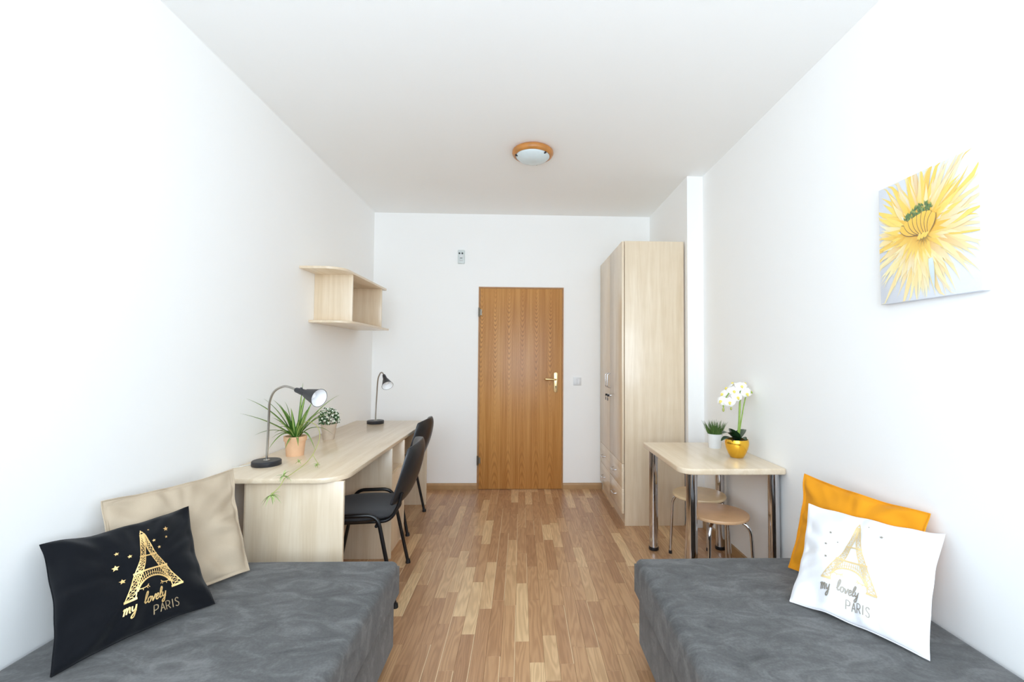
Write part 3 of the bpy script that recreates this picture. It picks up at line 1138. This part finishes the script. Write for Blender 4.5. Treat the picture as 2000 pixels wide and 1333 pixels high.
def tower_strokes(ax):
    """lattice tower with base arch, in pillow uv"""
    outer = spline([(0.205, 0.262, 0), (0.160, 0.365, 0), (0.117, 0.47, 0), (0.083, 0.55, 0), (0.062, 0.61, 0), (0.034, 0.73, 0), (0.020, 0.80, 0), (0.013, 0.845, 0)], 5)
    inner = spline([(0.138, 0.262, 0), (0.116, 0.365, 0), (0.066, 0.47, 0), (0.038, 0.55, 0), (0.024, 0.61, 0), (0.006, 0.70, 0), (0.003, 0.80, 0), (0.002, 0.845, 0)], 5)
    S = []
    n = len(outer)
    for s in (-1, 1):
        S.append(([(ax + s * p.x, p.y) for p in outer], 0.0075))
        S.append(([(ax + s * p.x, p.y) for p in inner], 0.0075))
        step = 2
        for i in range(0, n - step, step):
            a, b, c, d = outer[i], inner[i], outer[i + step], inner[i + step]
            S.append(([(ax + s * a.x, a.y), (ax + s * d.x, d.y)], 0.0048))
            S.append(([(ax + s * b.x, b.y), (ax + s * c.x, c.y)], 0.0048))
            S.append(([(ax + s * c.x, c.y), (ax + s * d.x, d.y)], 0.004))
        # feet
        S.append(([(ax + s * 0.128, 0.258), (ax + s * 0.212, 0.258)], 0.018))
        # side ledges of the platforms
        S.append(([(ax + s * 0.058, 0.472), (ax + s * 0.126, 0.472)], 0.020))
        S.append(([(ax + s * 0.020, 0.611), (ax + s * 0.068, 0.611)], 0.016))
    S.append(([(ax - 0.07, 0.472), (ax + 0.07, 0.472)], 0.016))
    S.append(([(ax - 0.03, 0.611), (ax + 0.03, 0.611)], 0.013))
    arch, arch2 = [], []
    for k in range(25):
        a = PI * k / 24
        arch.append((ax + 0.128 * math.cos(a), 0.275 + 0.130 * math.sin(a)))
        arch2.append((ax + 0.128 * math.cos(a) * 1.0, 0.275 + 0.162 * math.sin(a)))
    S.append((arch[2:-2], 0.013))
    for k in range(4, 21):
        S.append(([arch[k], (arch[k][0] + (arch[k][0] - ax) * 0.06, 0.458)], 0.005))
    S.append((arch2[5:-5], 0.004))
    # tip
    S.append(([(ax - 0.016, 0.843), (ax + 0.016, 0.843)], 0.008))
    S.append(([(ax - 0.011, 0.845), (ax - 0.007, 0.866)], 0.006))
    S.append(([(ax + 0.011, 0.845), (ax + 0.007, 0.866)], 0.006))
    S.append(([(ax - 0.011, 0.866), (ax + 0.011, 0.866)], 0.006))
    S.append(([(ax, 0.866), (ax, 0.895)], lambda q: 0.016 * (1 - q) + 0.002))
    return S


def lash_strokes(ax, sx):
    S = []
    cx = ax + sx
    arc = [(cx + 0.040 * math.cos(a), 0.340 + 0.022 * math.sin(a)) for a in [PI + PI * k / 10 for k in range(11)]]
    S.append((arc, 0.007))
    for k in (2, 3, 5, 7, 8):
        p = arc[k]
        S.append(([(p[0], p[1] + 0.002), (p[0] + (p[0] - cx) * 0.5, p[1] - 0.017)], 0.0045))
    return S


def glyph(ch):
    G = {
        'm': ([[(0, .8), (.12, 1), (.12, .5), (.10, 0)], [(.11, .45), (.28, .98), (.40, .85), (.38, .05)], [(.39, .45), (.58, .98), (.70, .85), (.70, .2), (.85, .05)]], .95),
        'y': ([[(0, .95), (.02, .4), (.16, .12), (.36, .4), (.44, .98)], [(.44, .98), (.42, 0), (.34, -.7), (.14, -.85), (.06, -.55), (.50, .15)]], .62),
        'l': ([[(0, .25), (.24, 1.0), (.34, 1.75), (.22, 2.0), (.10, 1.5), (.08, .5), (.18, .05), (.40, .3)]], .46),
        'o': ([[(.28, .95), (.06, .75), (.04, .25), (.22, 0), (.40, .3), (.38, .8), (.26, .95), (.5, .8)]], .52),
        'v': ([[(0, .9), (.12, .6), (.20, .03), (.36, .55), (.42, 1), (.56, .85)]], .56),
        'e': ([[(0, .42), (.26, .55), (.34, .85), (.20, 1), (.05, .65), (.06, .2), (.22, 0), (.44, .28)]], .48),
    }
    return G[ch]


def script_text(word, u0, v0, xh, aspect, slope, wd):
    S = []
    x = 0
    for ch in word:
        polys, adv = glyph(ch)
        for pl_ in polys:
            pts = spline([(x + p[0] + 0.12 * p[1], p[1], 0) for p in pl_], 5)
            S.append(([(u0 + p.x * xh * aspect, v0 + p.y * xh + p.x * xh * aspect * slope) for p in pts], wd))
        x += adv
    return S


def caps_text(u0, v0, h, w, sp, wd):
    arcP = [(0, .0), (0, 1), (.45, 1), (.85, .88), (.9, .7), (.8, .52), (.45, .44), (0, .44)]
    L = {
        'P': [arcP],
        'A': [[(0, 0), (.48, 1), (.96, 0)], [(.2, .36), (.76, .36)]],
        'R': [arcP, [(.42, .44), (.95, 0)]],
        'I': [[(.2, 0), (.2, 1)]],
        'S': [[(p.x, p.y) for p in spline([(.86, .84, 0), (.6, 1, 0), (.22, .93, 0), (.12, .72, 0), (.45, .53, 0), (.8, .35, 0), (.76, .1, 0), (.42, 0, 0), (.06, .12, 0)], 4)]],
    }
    S, x = [], 0
    for ch in 'PARIS':
        for pl_ in L[ch]:
            S.append(([(u0 + (x + p[0]) * w, v0 + p[1] * h) for p in pl_], wd))
        x += sp * (0.55 if ch == 'I' else 1.0)
    return S


def star(c, r, rot=0.3, asp=1.0):
    return [(c[0] + (r if k % 2 == 0 else r * 0.48) * math.cos(rot + PI * k / 5) * asp, c[1] + (r if k % 2 == 0 else r * 0.48) * math.sin(rot + PI * k / 5)) for k in range(10)]


def paris_print(P, ax, stars, m_tower, m_text, m_caps, m_star):
    P.strokes('tower_print', tower_strokes(ax), m_tower)
    P.strokes('lash_print', lash_strokes(ax, -0.088), m_tower)
    P.strokes('lash_print', lash_strokes(ax, 0.094), m_tower)
    S = script_text('my', ax - 0.218, 0.158, 0.050, 1.12, 0.05, 0.0095)
    S += script_text('lovely', ax - 0.082, 0.188, 0.045, 1.16, 0.03, 0.0088)
    P.strokes('script_print', S, m_text)
    P.strokes('capitals_print', caps_text(ax - 0.012, 0.076, 0.072, 0.031, 1.34, 0.0065), m_caps)
    for u, v, r in stars:
        P.polygon('star_print', star((u, v), r), (u, v), m_star)


black = Pillow((-1.262, 1.305, 0.436), (-1.068, 1.668, 0.436), (-1.255, 1.790, 0.734), (-1.437, 1.436, 0.735), 0.056, 3, 0.085, wr=0.013, back=0.015)
black.build('pillow', 'black velvet pillow with gold tower print and lettering, on the left bed', 'black_velvet')
paris_print(black, 0.575, [(0.371, 0.717, 0.017), (0.444, 0.648, 0.017), (0.350, 0.591, 0.026), (0.381, 0.454, 0.024), (0.640, 0.739, 0.014), (0.675, 0.663, 0.015), (0.747, 0.821, 0.024), (0.745, 0.743, 0.013), (0.627, 0.873, 0.009)],
            'gold_foil', 'gold_foil', 'foil_bronze', 'gold_foil')
beige = Pillow((-1.298, 1.512, 0.436), (-1.096, 1.920, 0.436), (-1.262, 2.066, 0.806), (-1.436, 1.632, 0.803), 0.032, 5, 0.05, 0.05, wr=0.014)
beige.build('pillow', 'plain beige cotton pillow behind the black pillow, against the left wall', 'beige_cotton')
white = Pillow((0.973, 1.638, 0.436), (1.190, 1.313, 0.436), (1.398, 1.474, 0.733), (1.182, 1.848, 0.715), 0.056, 8, 0.065, wr=0.014, back=0.026)
white.build('pillow', 'white pillow with pale gold tower print and grey lettering, on the right bed', 'white_cotton')
paris_print(white, 0.468, [(0.259, 0.710, 0.014), (0.235, 0.586, 0.014), (0.263, 0.453, 0.014), (0.648, 0.799, 0.016), (0.323, 0.639, 0.009), (0.545, 0.870, 0.008)],
            'foil_pale', 'foil_dull', 'foil_dull', 'foil_dull')
mustard = Pillow((1.126, 1.902, 0.436), (1.272, 1.455, 0.436), (1.402, 1.530, 0.781), (1.262, 2.000, 0.798), 0.032, 12, 0.065, 0.05, wr=0.014)
mustard.build('pillow', 'plain mustard yellow pillow behind the white pillow, against the right wall', 'mustard_cotton')


# ------------------------------------------------------------------ canvas picture
cy0, cy1, cz0, cz1 = 1.331, 1.724, 1.520, 1.971
co = (XR, (cy0 + cy1) / 2, (cz0 + cz1) / 2)
t = thing('canvas_picture', 'frameless canvas print of a yellow chrysanthemum on the right wall', 'picture', co)
MB().box(XR - 0.028, XR - 0.001, cy0, cy1, cz0, cz1).build('canvas', 'canvas', t, co, bevel=0.002)
mb = MB()
pr = random.Random(5)
LAY = [0.0006]


def fpt(u, v, lay):
    u, v = min(max(u, 0.002), 0.998), min(max(v, 0.002), 0.998)
    return (XR - 0.028 - lay, cy1 + (cy0 - cy1) * u, cz0 + (cz1 - cz0) * v)


def petal(c, ang, r0, r1, wd, col0, col1, curve=0.0, n=8, tip=0.6):
    LAY[0] += 0.000012
    base = len(mb.v)
    for i in range(n + 1):
        s = i / n
        r = r0 + (r1 - r0) * s
        a = ang + curve * s * s
        w_ = wd * (math.sin(PI * min(1, (0.12 + 0.88 * s) ** tip)) * 0.9 + 0.1) * (1 - s ** 6)
        cx, cy = c[0] + r * math.cos(a), c[1] + r * math.sin(a)
        nx, ny = -math.sin(a) * w_ / 2, math.cos(a) * w_ / 2
        col = tuple(col0[k] + (col1[k] - col0[k]) * s for k in range(3)) + (1,)
        edge = tuple(x * 0.93 + 0.03 for x in col[:3]) + (1,)
        for sgn, cc in ((-1, edge), (0, col), (1, edge)):
            mb.v.append(fpt(cx + nx * sgn, cy + ny * sgn, LAY[0]))
            mb.tint[len(mb.v) - 1] = cc
    for i in range(n):
        for k in range(2):
            a = base + i * 3 + k
            mb.f.append((a, a + 1, a + 4, a + 3))


C0 = (0.47, 0.54)
cpale, cyel, cgold, cdeep = s2l(248, 238, 196), s2l(252, 222, 110), s2l(248, 200, 70), s2l(232, 170, 40)
for layer in range(4):
    for k in range(58):
        a = 2 * PI * (k + pr.random()) / 58
        dn = max(0, -math.sin(a))
        R = pr.uniform(0.42, 0.76) - 0.085 * layer
        R *= 1.0 + 0.12 * max(0, math.cos(a - 0.9))
        tipc = cpale if dn > 0.35 or pr.random() < 0.35 else cyel
        if pr.random() < 0.18:
            tipc = s2l(240, 236, 214)
        bc = cdeep if pr.random() < 0.2 else (cgold if pr.random() < 0.6 else cyel)
        petal(C0, a, 0.10, R, pr.uniform(0.035, 0.075), bc, tipc, pr.uniform(-0.15, 0.15), 8)
# shorter golden ring behind the eye
for k in range(40):
    a = 2 * PI * (k + pr.random()) / 40
    petal(C0, a, 0.05, pr.uniform(0.20, 0.30), 0.05, cdeep, cgold if math.sin(a) > -0.3 else cyel, pr.uniform(-0.2, 0.2), 6)
# green eye
for k in range(150):
    a, q = pr.uniform(0, 2 * PI), math.sqrt(pr.random())
    ex, ey = 0.145 * q * math.cos(a), 0.05 * q * math.sin(a)
    c = (0.455 + ex * 0.95 - ey * 0.3, 0.675 + ey + ex * 0.22)
    g = pr.random()
    col = s2l(90 + 60 * g, 132 + 50 * g, 60 + 30 * g) if pr.random() < 0.8 else s2l(196, 196, 90)
    petal(c, pr.uniform(0.6, 2.4), 0, pr.uniform(0.02, 0.045), 0.014, s2l(70, 104, 56), col, 0, 3)
# drooping inner petals with dark gaps
dome = [(-0.20, 0.60), (-0.15, 0.63), (-0.10, 0.645), (-0.05, 0.655), (0.0, 0.665), (0.05, 0.675), (0.10, 0.665), (0.145, 0.64)]
for k, (dx, v0) in enumerate(dome):
    x0_ = 0.47 + dx
    tx, ty = 0.50 + dx * 0.28, 0.47 + abs(dx) * 0.10
    a = math.atan2(ty - v0, tx - x0_)
    L = math.hypot(tx - x0_, ty - v0)
    petal((x0_, v0), a + 0.05, 0, L * 1.02, 0.082, s2l(150, 112, 34), s2l(130, 92, 30), 0, 7, 0.8)
    petal((x0_, v0), a, 0, L, 0.064, cgold, s2l(238, 184, 60), 0.1, 7, 0.8)
for k in range(7):
    a = math.radians(-150 + 20 * k)
    petal((0.51, 0.50), a, 0.0, 0.10, 0.012, s2l(120, 96, 40), s2l(214, 176, 76), 0, 4)
for k in range(3):
    petal((0.47 + 0.035 * k, 0.495), math.radians(70 - 20 * k), -0.03, 0.03, 0.034, cgold, cyel, 0, 5)
petal((0.575, 0.30), math.radians(-84), 0, 0.26, 0.05, s2l(218, 230, 240), s2l(198, 216, 232), 0.03, 6)
mb.build('flower_print', 'print', t, co)


# ------------------------------------------------------------------ desk lamps
def make_lamp(label, base, stem, mouth, cord):
    """goose-neck lamp; world points"""
    r = thing('desk_lamp', label, 'lamp', base, group='desk lamps')
    bx, by, bz = base
    b = MB().lathe([(0, 0), (0.068, 0), (0.0705, 0.003), (0.0705, 0.022), (0.067, 0.026), (0, 0.026)], (bx, by, bz), 44).build('base', 'lamp_black', r, base, smooth=True)
    MB().lathe([(0, 0.0265), (0.016, 0.0265), (0.014, 0.030), (0, 0.030)], (bx, by, bz), 24).build('collar', 'nickel', b, base, smooth=True)
    pts = spline([(bx, by, bz + 0.026)] + stem, 7)
    MB().tube(pts, 0.0058, 12).build('gooseneck', 'nickel', r, base, smooth=True)
    p0 = Vector(stem[-1])
    ax = (Vector(mouth) - p0).normalized()
    L = (Vector(mouth) - p0).length
    sh = MB().lathe([(0.0, -0.006), (0.0115, -0.006), (0.0130, 0.0), (0.0185, L * 0.42), (0.0195, L * 0.43), (0.0235, L * 0.45), (0.0445, L * 0.985), (0.0465, L), (0.0445, L), (0.0425, L * 0.97), (0.021, L * 0.42), (0.0, L * 0.40)], p0, 40, axis=ax)
    s = sh.build('lamp_shade', 'lamp_black', r, base, smooth=True)
    MB().lathe([(0.0440, L * 0.996), (0.0418, L * 0.965), (0.0205, L * 0.43), (0.0, L * 0.41)], p0, 40, axis=ax).build('reflector', 'white_inside', s, base, smooth=True)
    MB().ball(p0 + ax * (L * 0.66), 0.019, 16, 10).build('bulb', 'white_inside', s, base, smooth=True)
    sw = MB().lathe([(0, 0), (0.007, 0), (0.006, 0.008), (0, 0.009)], p0 + ax * (L * 0.2) + Vector((0, 0, 0.013)), 12).build('switch', 'lamp_black', s, base)
    if cord:
        MB().tube(spline(cord, 6), 0.003, 8).build('cord', 'cord', r, base, smooth=True)
    return r


make_lamp('black desk lamp with arched neck beside the striped plant, nearest on the desk', (-1.339, 2.475, DT),
          [(-1.330, 2.465, 0.88), (-1.321, 2.452, 1.0), (-1.309, 2.435, 1.068), (-1.279, 2.42, 1.122), (-1.230, 2.41, 1.148), (-1.191, 2.40, 1.145), (-1.150, 2.39, 1.131)],
          (-1.003, 2.315, 1.098), [(-1.345, 2.500, DT + 0.012), (-1.360, 2.515, DT + 0.020), (-1.385, 2.50, DT + 0.010), (-1.425, 2.455, DT + 0.003), (-1.465, 2.40, DT + 0.003)])
make_lamp('black desk lamp with hanging shade at the far end of the desk', (-1.248, 3.990, DT),
          [(-1.246, 3.986, 0.82), (-1.238, 3.975, 0.944), (-1.218, 3.935, 1.096), (-1.195, 3.90, 1.149), (-1.171, 3.87, 1.172), (-1.147, 3.84, 1.165), (-1.132, 3.82, 1.148)],
          (-1.080, 3.745, 1.070), None)


# ------------------------------------------------------------------ plants
def pot_profile(rb, rt_, h, rim=0.0, wall=0.005):
    p = [(0, 0), (rb, 0)]
    if rim:
        p += [(rt_ * 0.965, h - rim), (rt_ + 0.003, h - rim), (rt_ + 0.004, h)]
    else:
        p += [(rt_, h)]
    p += [(rt_ - wall, h), (rt_ - wall - 0.002, h - 0.015), (0, h - 0.016)]
    return p


def blade(mb, base, tip, wd, lift=0.35, n=12, fold=0.5):
    base, tip = Vector(base), Vector(tip)
    d = tip - base
    L = d.length
    mid = base + d * 0.42 + Vector((0, 0, lift * L))
    pts = bez(base, mid, tip, n)
    ws = [wd * (0.55 + 0.45 * min(1, 4 * i / n)) * (1 - (i / n) ** 2.2) + 0.0006 for i in range(n + 1)]
    mb.ribbon(pts, ws, fold=fold)


so_ = (-1.308, 2.715, DT)
t = thing('spider_plant', 'striped trailing spider plant in a pale terracotta pot beside the near lamp', 'plant', so_)
MB().lathe(pot_profile(0.046, 0.057, 0.112, 0.026), so_, 40).build('pot', 'terracotta', t, so_, smooth=True)
MB().lathe([(0, 0.100), (0.05, 0.099)], so_, 24).build('soil', 'soil', t, so_)
crown = Vector((-1.305, 2.715, DT + 0.105))
LV = [((-1.417, 2.36, 1.015), .016, .10), ((-1.421, 2.42, 1.084), .015, .18), ((-1.432, 2.60, 1.068), .015, .22), ((-1.392, 2.62, 1.060), .019, .30), ((-1.357, 2.68, 1.046), .013, .34),
      ((-1.293, 2.76, 1.148), .012, .12), ((-1.248, 2.80, 1.043), .026, .06), ((-1.262, 2.82, 1.03), .024, .08), ((-1.149, 2.95, 1.063), .012, .20), ((-1.165, 2.78, 0.97), .014, .24),
      ((-1.134, 2.95, 0.94), .012, .36), ((-1.42, 2.50, 0.881), .012, .30), ((-1.356, 2.52, 0.800), .012, .50), ((-1.139, 2.75, 0.870), .012, .44), ((-1.142, 2.85, 0.824), .012, .52),
      ((-1.245, 2.620, 0.800), .011, .38), ((-1.307, 2.60, 0.790), .011, .42), ((-1.150, 2.62, 0.775), .011, .66), ((-1.332, 2.90, 1.101), .015, .16), ((-1.318, 2.55, 0.917), .018, .30),
      ((-1.203, 2.90, 0.975), .013, .30), ((-1.400, 2.75, 0.99), .015, .34), ((-1.395, 2.62, 0.96), .022, .24), ((-1.22, 2.66, 1.00), .020, .12), ((-1.31, 2.66, 1.01), .020, .06),
      ((-1.345, 2.66, 0.99), .023, .14), ((-1.40, 2.70, 1.03), .017, .26), ((-1.17, 2.72, 0.99), .017, .26), ((-1.23, 2.60, 0.95), .015, .30), ((-1.36, 2.58, 0.88), .014, .40), ((-1.20, 2.58, 0.93), .012, .30), ((-1.19, 2.64, 0.84), .011, .50), ((-1.38, 2.60, 0.85), .011, .44), ((-1.44, 2.78, 0.90), .013, .36)]
for tip, wd, lf in LV:
    a = Vector((tip[0] - crown.x, tip[1] - crown.y, 0))
    b = crown + (a.normalized() * 0.018 if a.length > 0.02 else Vector())
    mb = MB()
    blade(mb, b, tip, wd * 1.3, lf)
    mb.build('leaf', 'spider_leaf', t, so_, smooth=True, angle=80)
run1 = spline([crown, (-1.262, 2.69, 0.90), (-1.217, 2.66, 0.934), (-1.139, 2.60, 0.918), (-1.097, 2.55, 0.875), (-1.084, 2.48, 0.819), (-1.084, 2.38, 0.768), (-1.092, 2.24, 0.743), (-1.092, 2.176, 0.738), (-1.098, 2.145, 0.710), (-1.128, 2.135, 0.677)], 6)
MB().tube(run1, 0.0019, 6).build('runner', 'runner', t, so_, smooth=True)
MB().tube(spline([(-1.084, 2.44, 0.797), (-1.072, 2.435, 0.775), (-1.040, 2.40, 0.756), (-1.028, 2.37, 0.742)], 6), 0.0016, 6).build('runner', 'runner', t, so_, smooth=True)


def plantlet(c, r, n, seed, down=0.0):
    q = random.Random(seed)
    mb = MB()
    c = Vector(c)
    for k in range(n):
        a = 2 * PI * k / n + q.uniform(-.3, .3)
        tip = c + Vector((math.cos(a) * r * q.uniform(.6, 1.1), math.sin(a) * r * q.uniform(.4, .8), r * q.uniform(-0.9 - down, 0.8 - down)))
        blade(mb, c, tip, 0.0075, 0.3, 6)
    mb.build('plantlet', 'spider_pale', t, so_, smooth=True, angle=80)


plantlet((-1.128, 2.130, 0.672), 0.050, 13, 1, 0.2)
plantlet((-1.092, 2.166, 0.749), 0.034, 11, 2)
plantlet((-1.028, 2.365, 0.752), 0.022, 9, 3)
plantlet((-1.150, 2.43, 0.756), 0.020, 7, 4)

# small flowering bush in clay pot
bo = (-1.332, 3.235, DT)
t = thing('flowering_plant', 'small round bush with white blossoms in a weathered clay pot', 'plant', bo)
MB().lathe(pot_profile(0.036, 0.053, 0.108), bo, 36).build('pot', 'clay_grey', t, bo, smooth=True)
MB().lathe([(0, 0.094), (0.047, 0.094)], bo, 24).build('soil', 'soil', t, bo)
q = random.Random(21)
mb, fl = MB(), MB()
bc = Vector(bo) + Vector((0, 0, 0.135))
MB().tube([Vector(bo) + Vector((0, 0, 0.09)), bc], 0.004, 6).build('stem', 'runner', t, bo)
for k in range(420):
    z = q.uniform(-0.45, 1)
    a = q.uniform(0, 2 * PI)
    rr = math.sqrt(max(0, 1 - z * z))
    d = Vector((rr * math.cos(a), rr * math.sin(a), z))
    R = q.uniform(0.35, 1.0) ** 0.5 * 0.066 * (1.0 + 0.28 * max(0, z) ** 3)
    p = bc + d * R
    s = d.cross(Vector((q.uniform(-1, 1), q.uniform(-1, 1), q.uniform(-1, 1)))).normalized()
    u = (d + s * 0.6).normalized()
    sd = s.cross(u).normalized() * 0.0055
    L = q.uniform(0.010, 0.017)
    mb.add([p, p + u * L * 0.5 + sd, p + u * L, p + u * L * 0.5 - sd], [(0, 1, 2, 3)])
lv = mb.build('foliage', 'bush_leaf', t, bo)
lv['kind'] = 'stuff'
for k in range(46):
    z = 1 - 1.25 * (k + 0.5) / 46
    a = k * 2.39996
    rr = math.sqrt(max(0, 1 - z * z))
    d = Vector((rr * math.cos(a), rr * math.sin(a), z))
    fl.ball(bc + d * 0.066 * (1 + 0.2 * max(0, z) ** 3), q.uniform(0.0055, 0.0078), 8, 6)
fl = fl.build('blossoms', 'blossom', t, bo, smooth=True)
fl['kind'] = 'stuff'

# grass in white pot
go = (1.282, 2.985, 0.720)
t = thing('grass_plant', 'tuft of green grass in a small white pot behind the gold bowl', 'plant', go)
MB().lathe(pot_profile(0.039, 0.049, 0.092), go, 36).build('pot', 'white_plastic', t, go, smooth=True)
MB().lathe([(0, 0.078), (0.043, 0.078)], go, 24).build('soil', 'soil', t, go)
mb = MB()
for k in range(230):
    a, rr = q.uniform(0, 2 * PI), 0.040 * math.sqrt(q.random())
    b = Vector(go) + Vector((rr * math.cos(a), rr * math.sin(a), 0.078))
    H = q.uniform(0.06, 0.115)
    out = 0.3 + rr / 0.040 * 0.75
    tip = b + Vector((math.cos(a) * H * 0.42 * out + q.uniform(-.012, .012), math.sin(a) * H * 0.42 * out + q.uniform(-.012, .012), H * (1 - 0.16 * out)))
    blade(mb, b, tip, 0.0042, 0.06, 4)
gb = mb.build('grass_blades', 'grass', t, go)
gb['kind'] = 'stuff'

# orchid in gold bowl
oo = (1.290, 2.695, 0.720)
t = thing('orchid', 'white orchid with yellow centres in a shiny gold bowl on the table', 'plant', oo)
MB().lathe([(0, 0), (0.034, 0), (0.038, 0.003), (0.050, 0.025), (0.062, 0.055), (0.0675, 0.080), (0.0675, 0.095), (0.064, 0.108), (0.061, 0.108), (0.064, 0.095), (0.062, 0.085), (0, 0.085)], oo, 48).build('bowl', 'gold', t, oo, smooth=True, angle=60)
MB().lathe([(0, 0.101), (0.04, 0.100), (0.0625, 0.096)], oo, 24).build('soil', 'soil', t, oo)
for tip, wd, lf in (((1.172, 2.62, 0.872), .060, .28), ((1.158, 2.61, 0.832), .045, .22), ((1.240, 2.68, 0.893), .062, .10), ((1.392, 2.80, 0.868), .045, .20), ((1.300, 2.60, 0.838), .04, .3)):
    b0 = Vector((1.294, 2.700, 0.815))
    tp = Vector(tip)
    mid = b0 + (tp - b0) * 0.45 + Vector((0, 0, lf * (tp - b0).length))
    pts = bez(b0, mid, tp, 12)
    ws = [wd * 1.25 * math.sin(PI * (0.10 + 0.88 * i / 12)) ** 0.8 for i in range(13)]
    MB().ribbon(pts, ws, fold=0.3, cross=5).build('leaf', 'orchid_leaf', t, oo, smooth=True, angle=80)
MB().tube(spline([(1.294, 2.700, 0.812), (1.309, 2.705, 0.909), (1.318, 2.71, 1.033), (1.328, 2.72, 1.10), (1.308, 2.72, 1.131), (1.254, 2.70, 1.108), (1.217, 2.70, 1.049), (1.208, 2.69, 1.006)], 6), [0.0062] * 13 + [0.005] * 12 + [0.0035] * 18, 8).build('stem', 'orchid_stem', t, oo, smooth=True)
MB().tube(spline([(1.306, 2.710, 0.812), (1.338, 2.735, 0.936), (1.362, 2.74, 1.046), (1.372, 2.73, 1.093), (1.388, 2.72, 1.108), (1.395, 2.71, 1.10)], 6), 0.004, 8).build('stem', 'orchid_stem', t, oo, smooth=True)
FLW = [((1.322, 2.695, 1.140), (-.1, -1, .25)), ((1.268, 2.68, 1.112), (-.2, -1, .1)), ((1.270, 2.77, 1.122), (-.8, .3, .5)), ((1.228, 2.74, 1.090), (-1, -.3, .2)),
       ((1.280, 2.660, 1.078), (.1, -1, -.1)), ((1.390, 2.73, 1.105), (.7, -.8, .3)), ((1.235, 2.665, 1.048), (-.3, -1, -.1)), ((1.200, 2.70, 1.052), (-.9, -.6, 0)),
       ((1.350, 2.69, 1.098), (.2, -1, -.3)), ((1.372, 2.76, 1.150), (.4, -.3, .9)), ((1.305, 2.77, 1.150), (-.3, .2, 1))]
for c, nd in FLW:
    nrm = Vector(nd).normalized()
    rot = Vector((0, -1, 0)).rotation_difference(nrm)
    mb = MB()
    for k, (a, L, W) in enumerate(((90, .030, .026), (20, .036, .040), (160, .036, .040), (232, .030, .024), (308, .030, .024))):
        a = math.radians(a)
        d = Vector((math.cos(a), 0, math.sin(a)))
        s = Vector((-math.sin(a), 0, math.cos(a)))
        pts = [Vector(c) + rot @ (d * (L * i / 6) + Vector((0, -0.006 * math.sin(PI * i / 6) + 0.010 * (i / 6) ** 2, 0))) for i in range(7)]
        ws = [W * math.sin(PI * (0.12 + 0.80 * i / 6)) ** 0.7 for i in range(6)] + [W * 0.35]
        mb.ribbon(pts, ws, side=rot @ s, fold=0.12, cross=3)
    fo = mb.build('flower', 'petal', t, oo, smooth=True, angle=80)
    lp_ = MB().ball(Vector(c) + nrm * 0.006, 0.0085, 10, 8, (1, 1, .8))
    lp_.ball(Vector(c) + nrm * 0.012 + Vector((0, 0, -0.007)), 0.0055, 8, 6)
    lp_.build('lip', 'lip', fo, oo, smooth=True)
for c, r in (((1.208, 2.69, 1.002), .009), ((1.213, 2.70, 1.028), .0075), ((1.243, 2.665, 1.012), .007)):
    MB().ball(c, r, 10, 8, (.8, .8, 1.4)).build('bud', 'bud', t, oo, smooth=True)
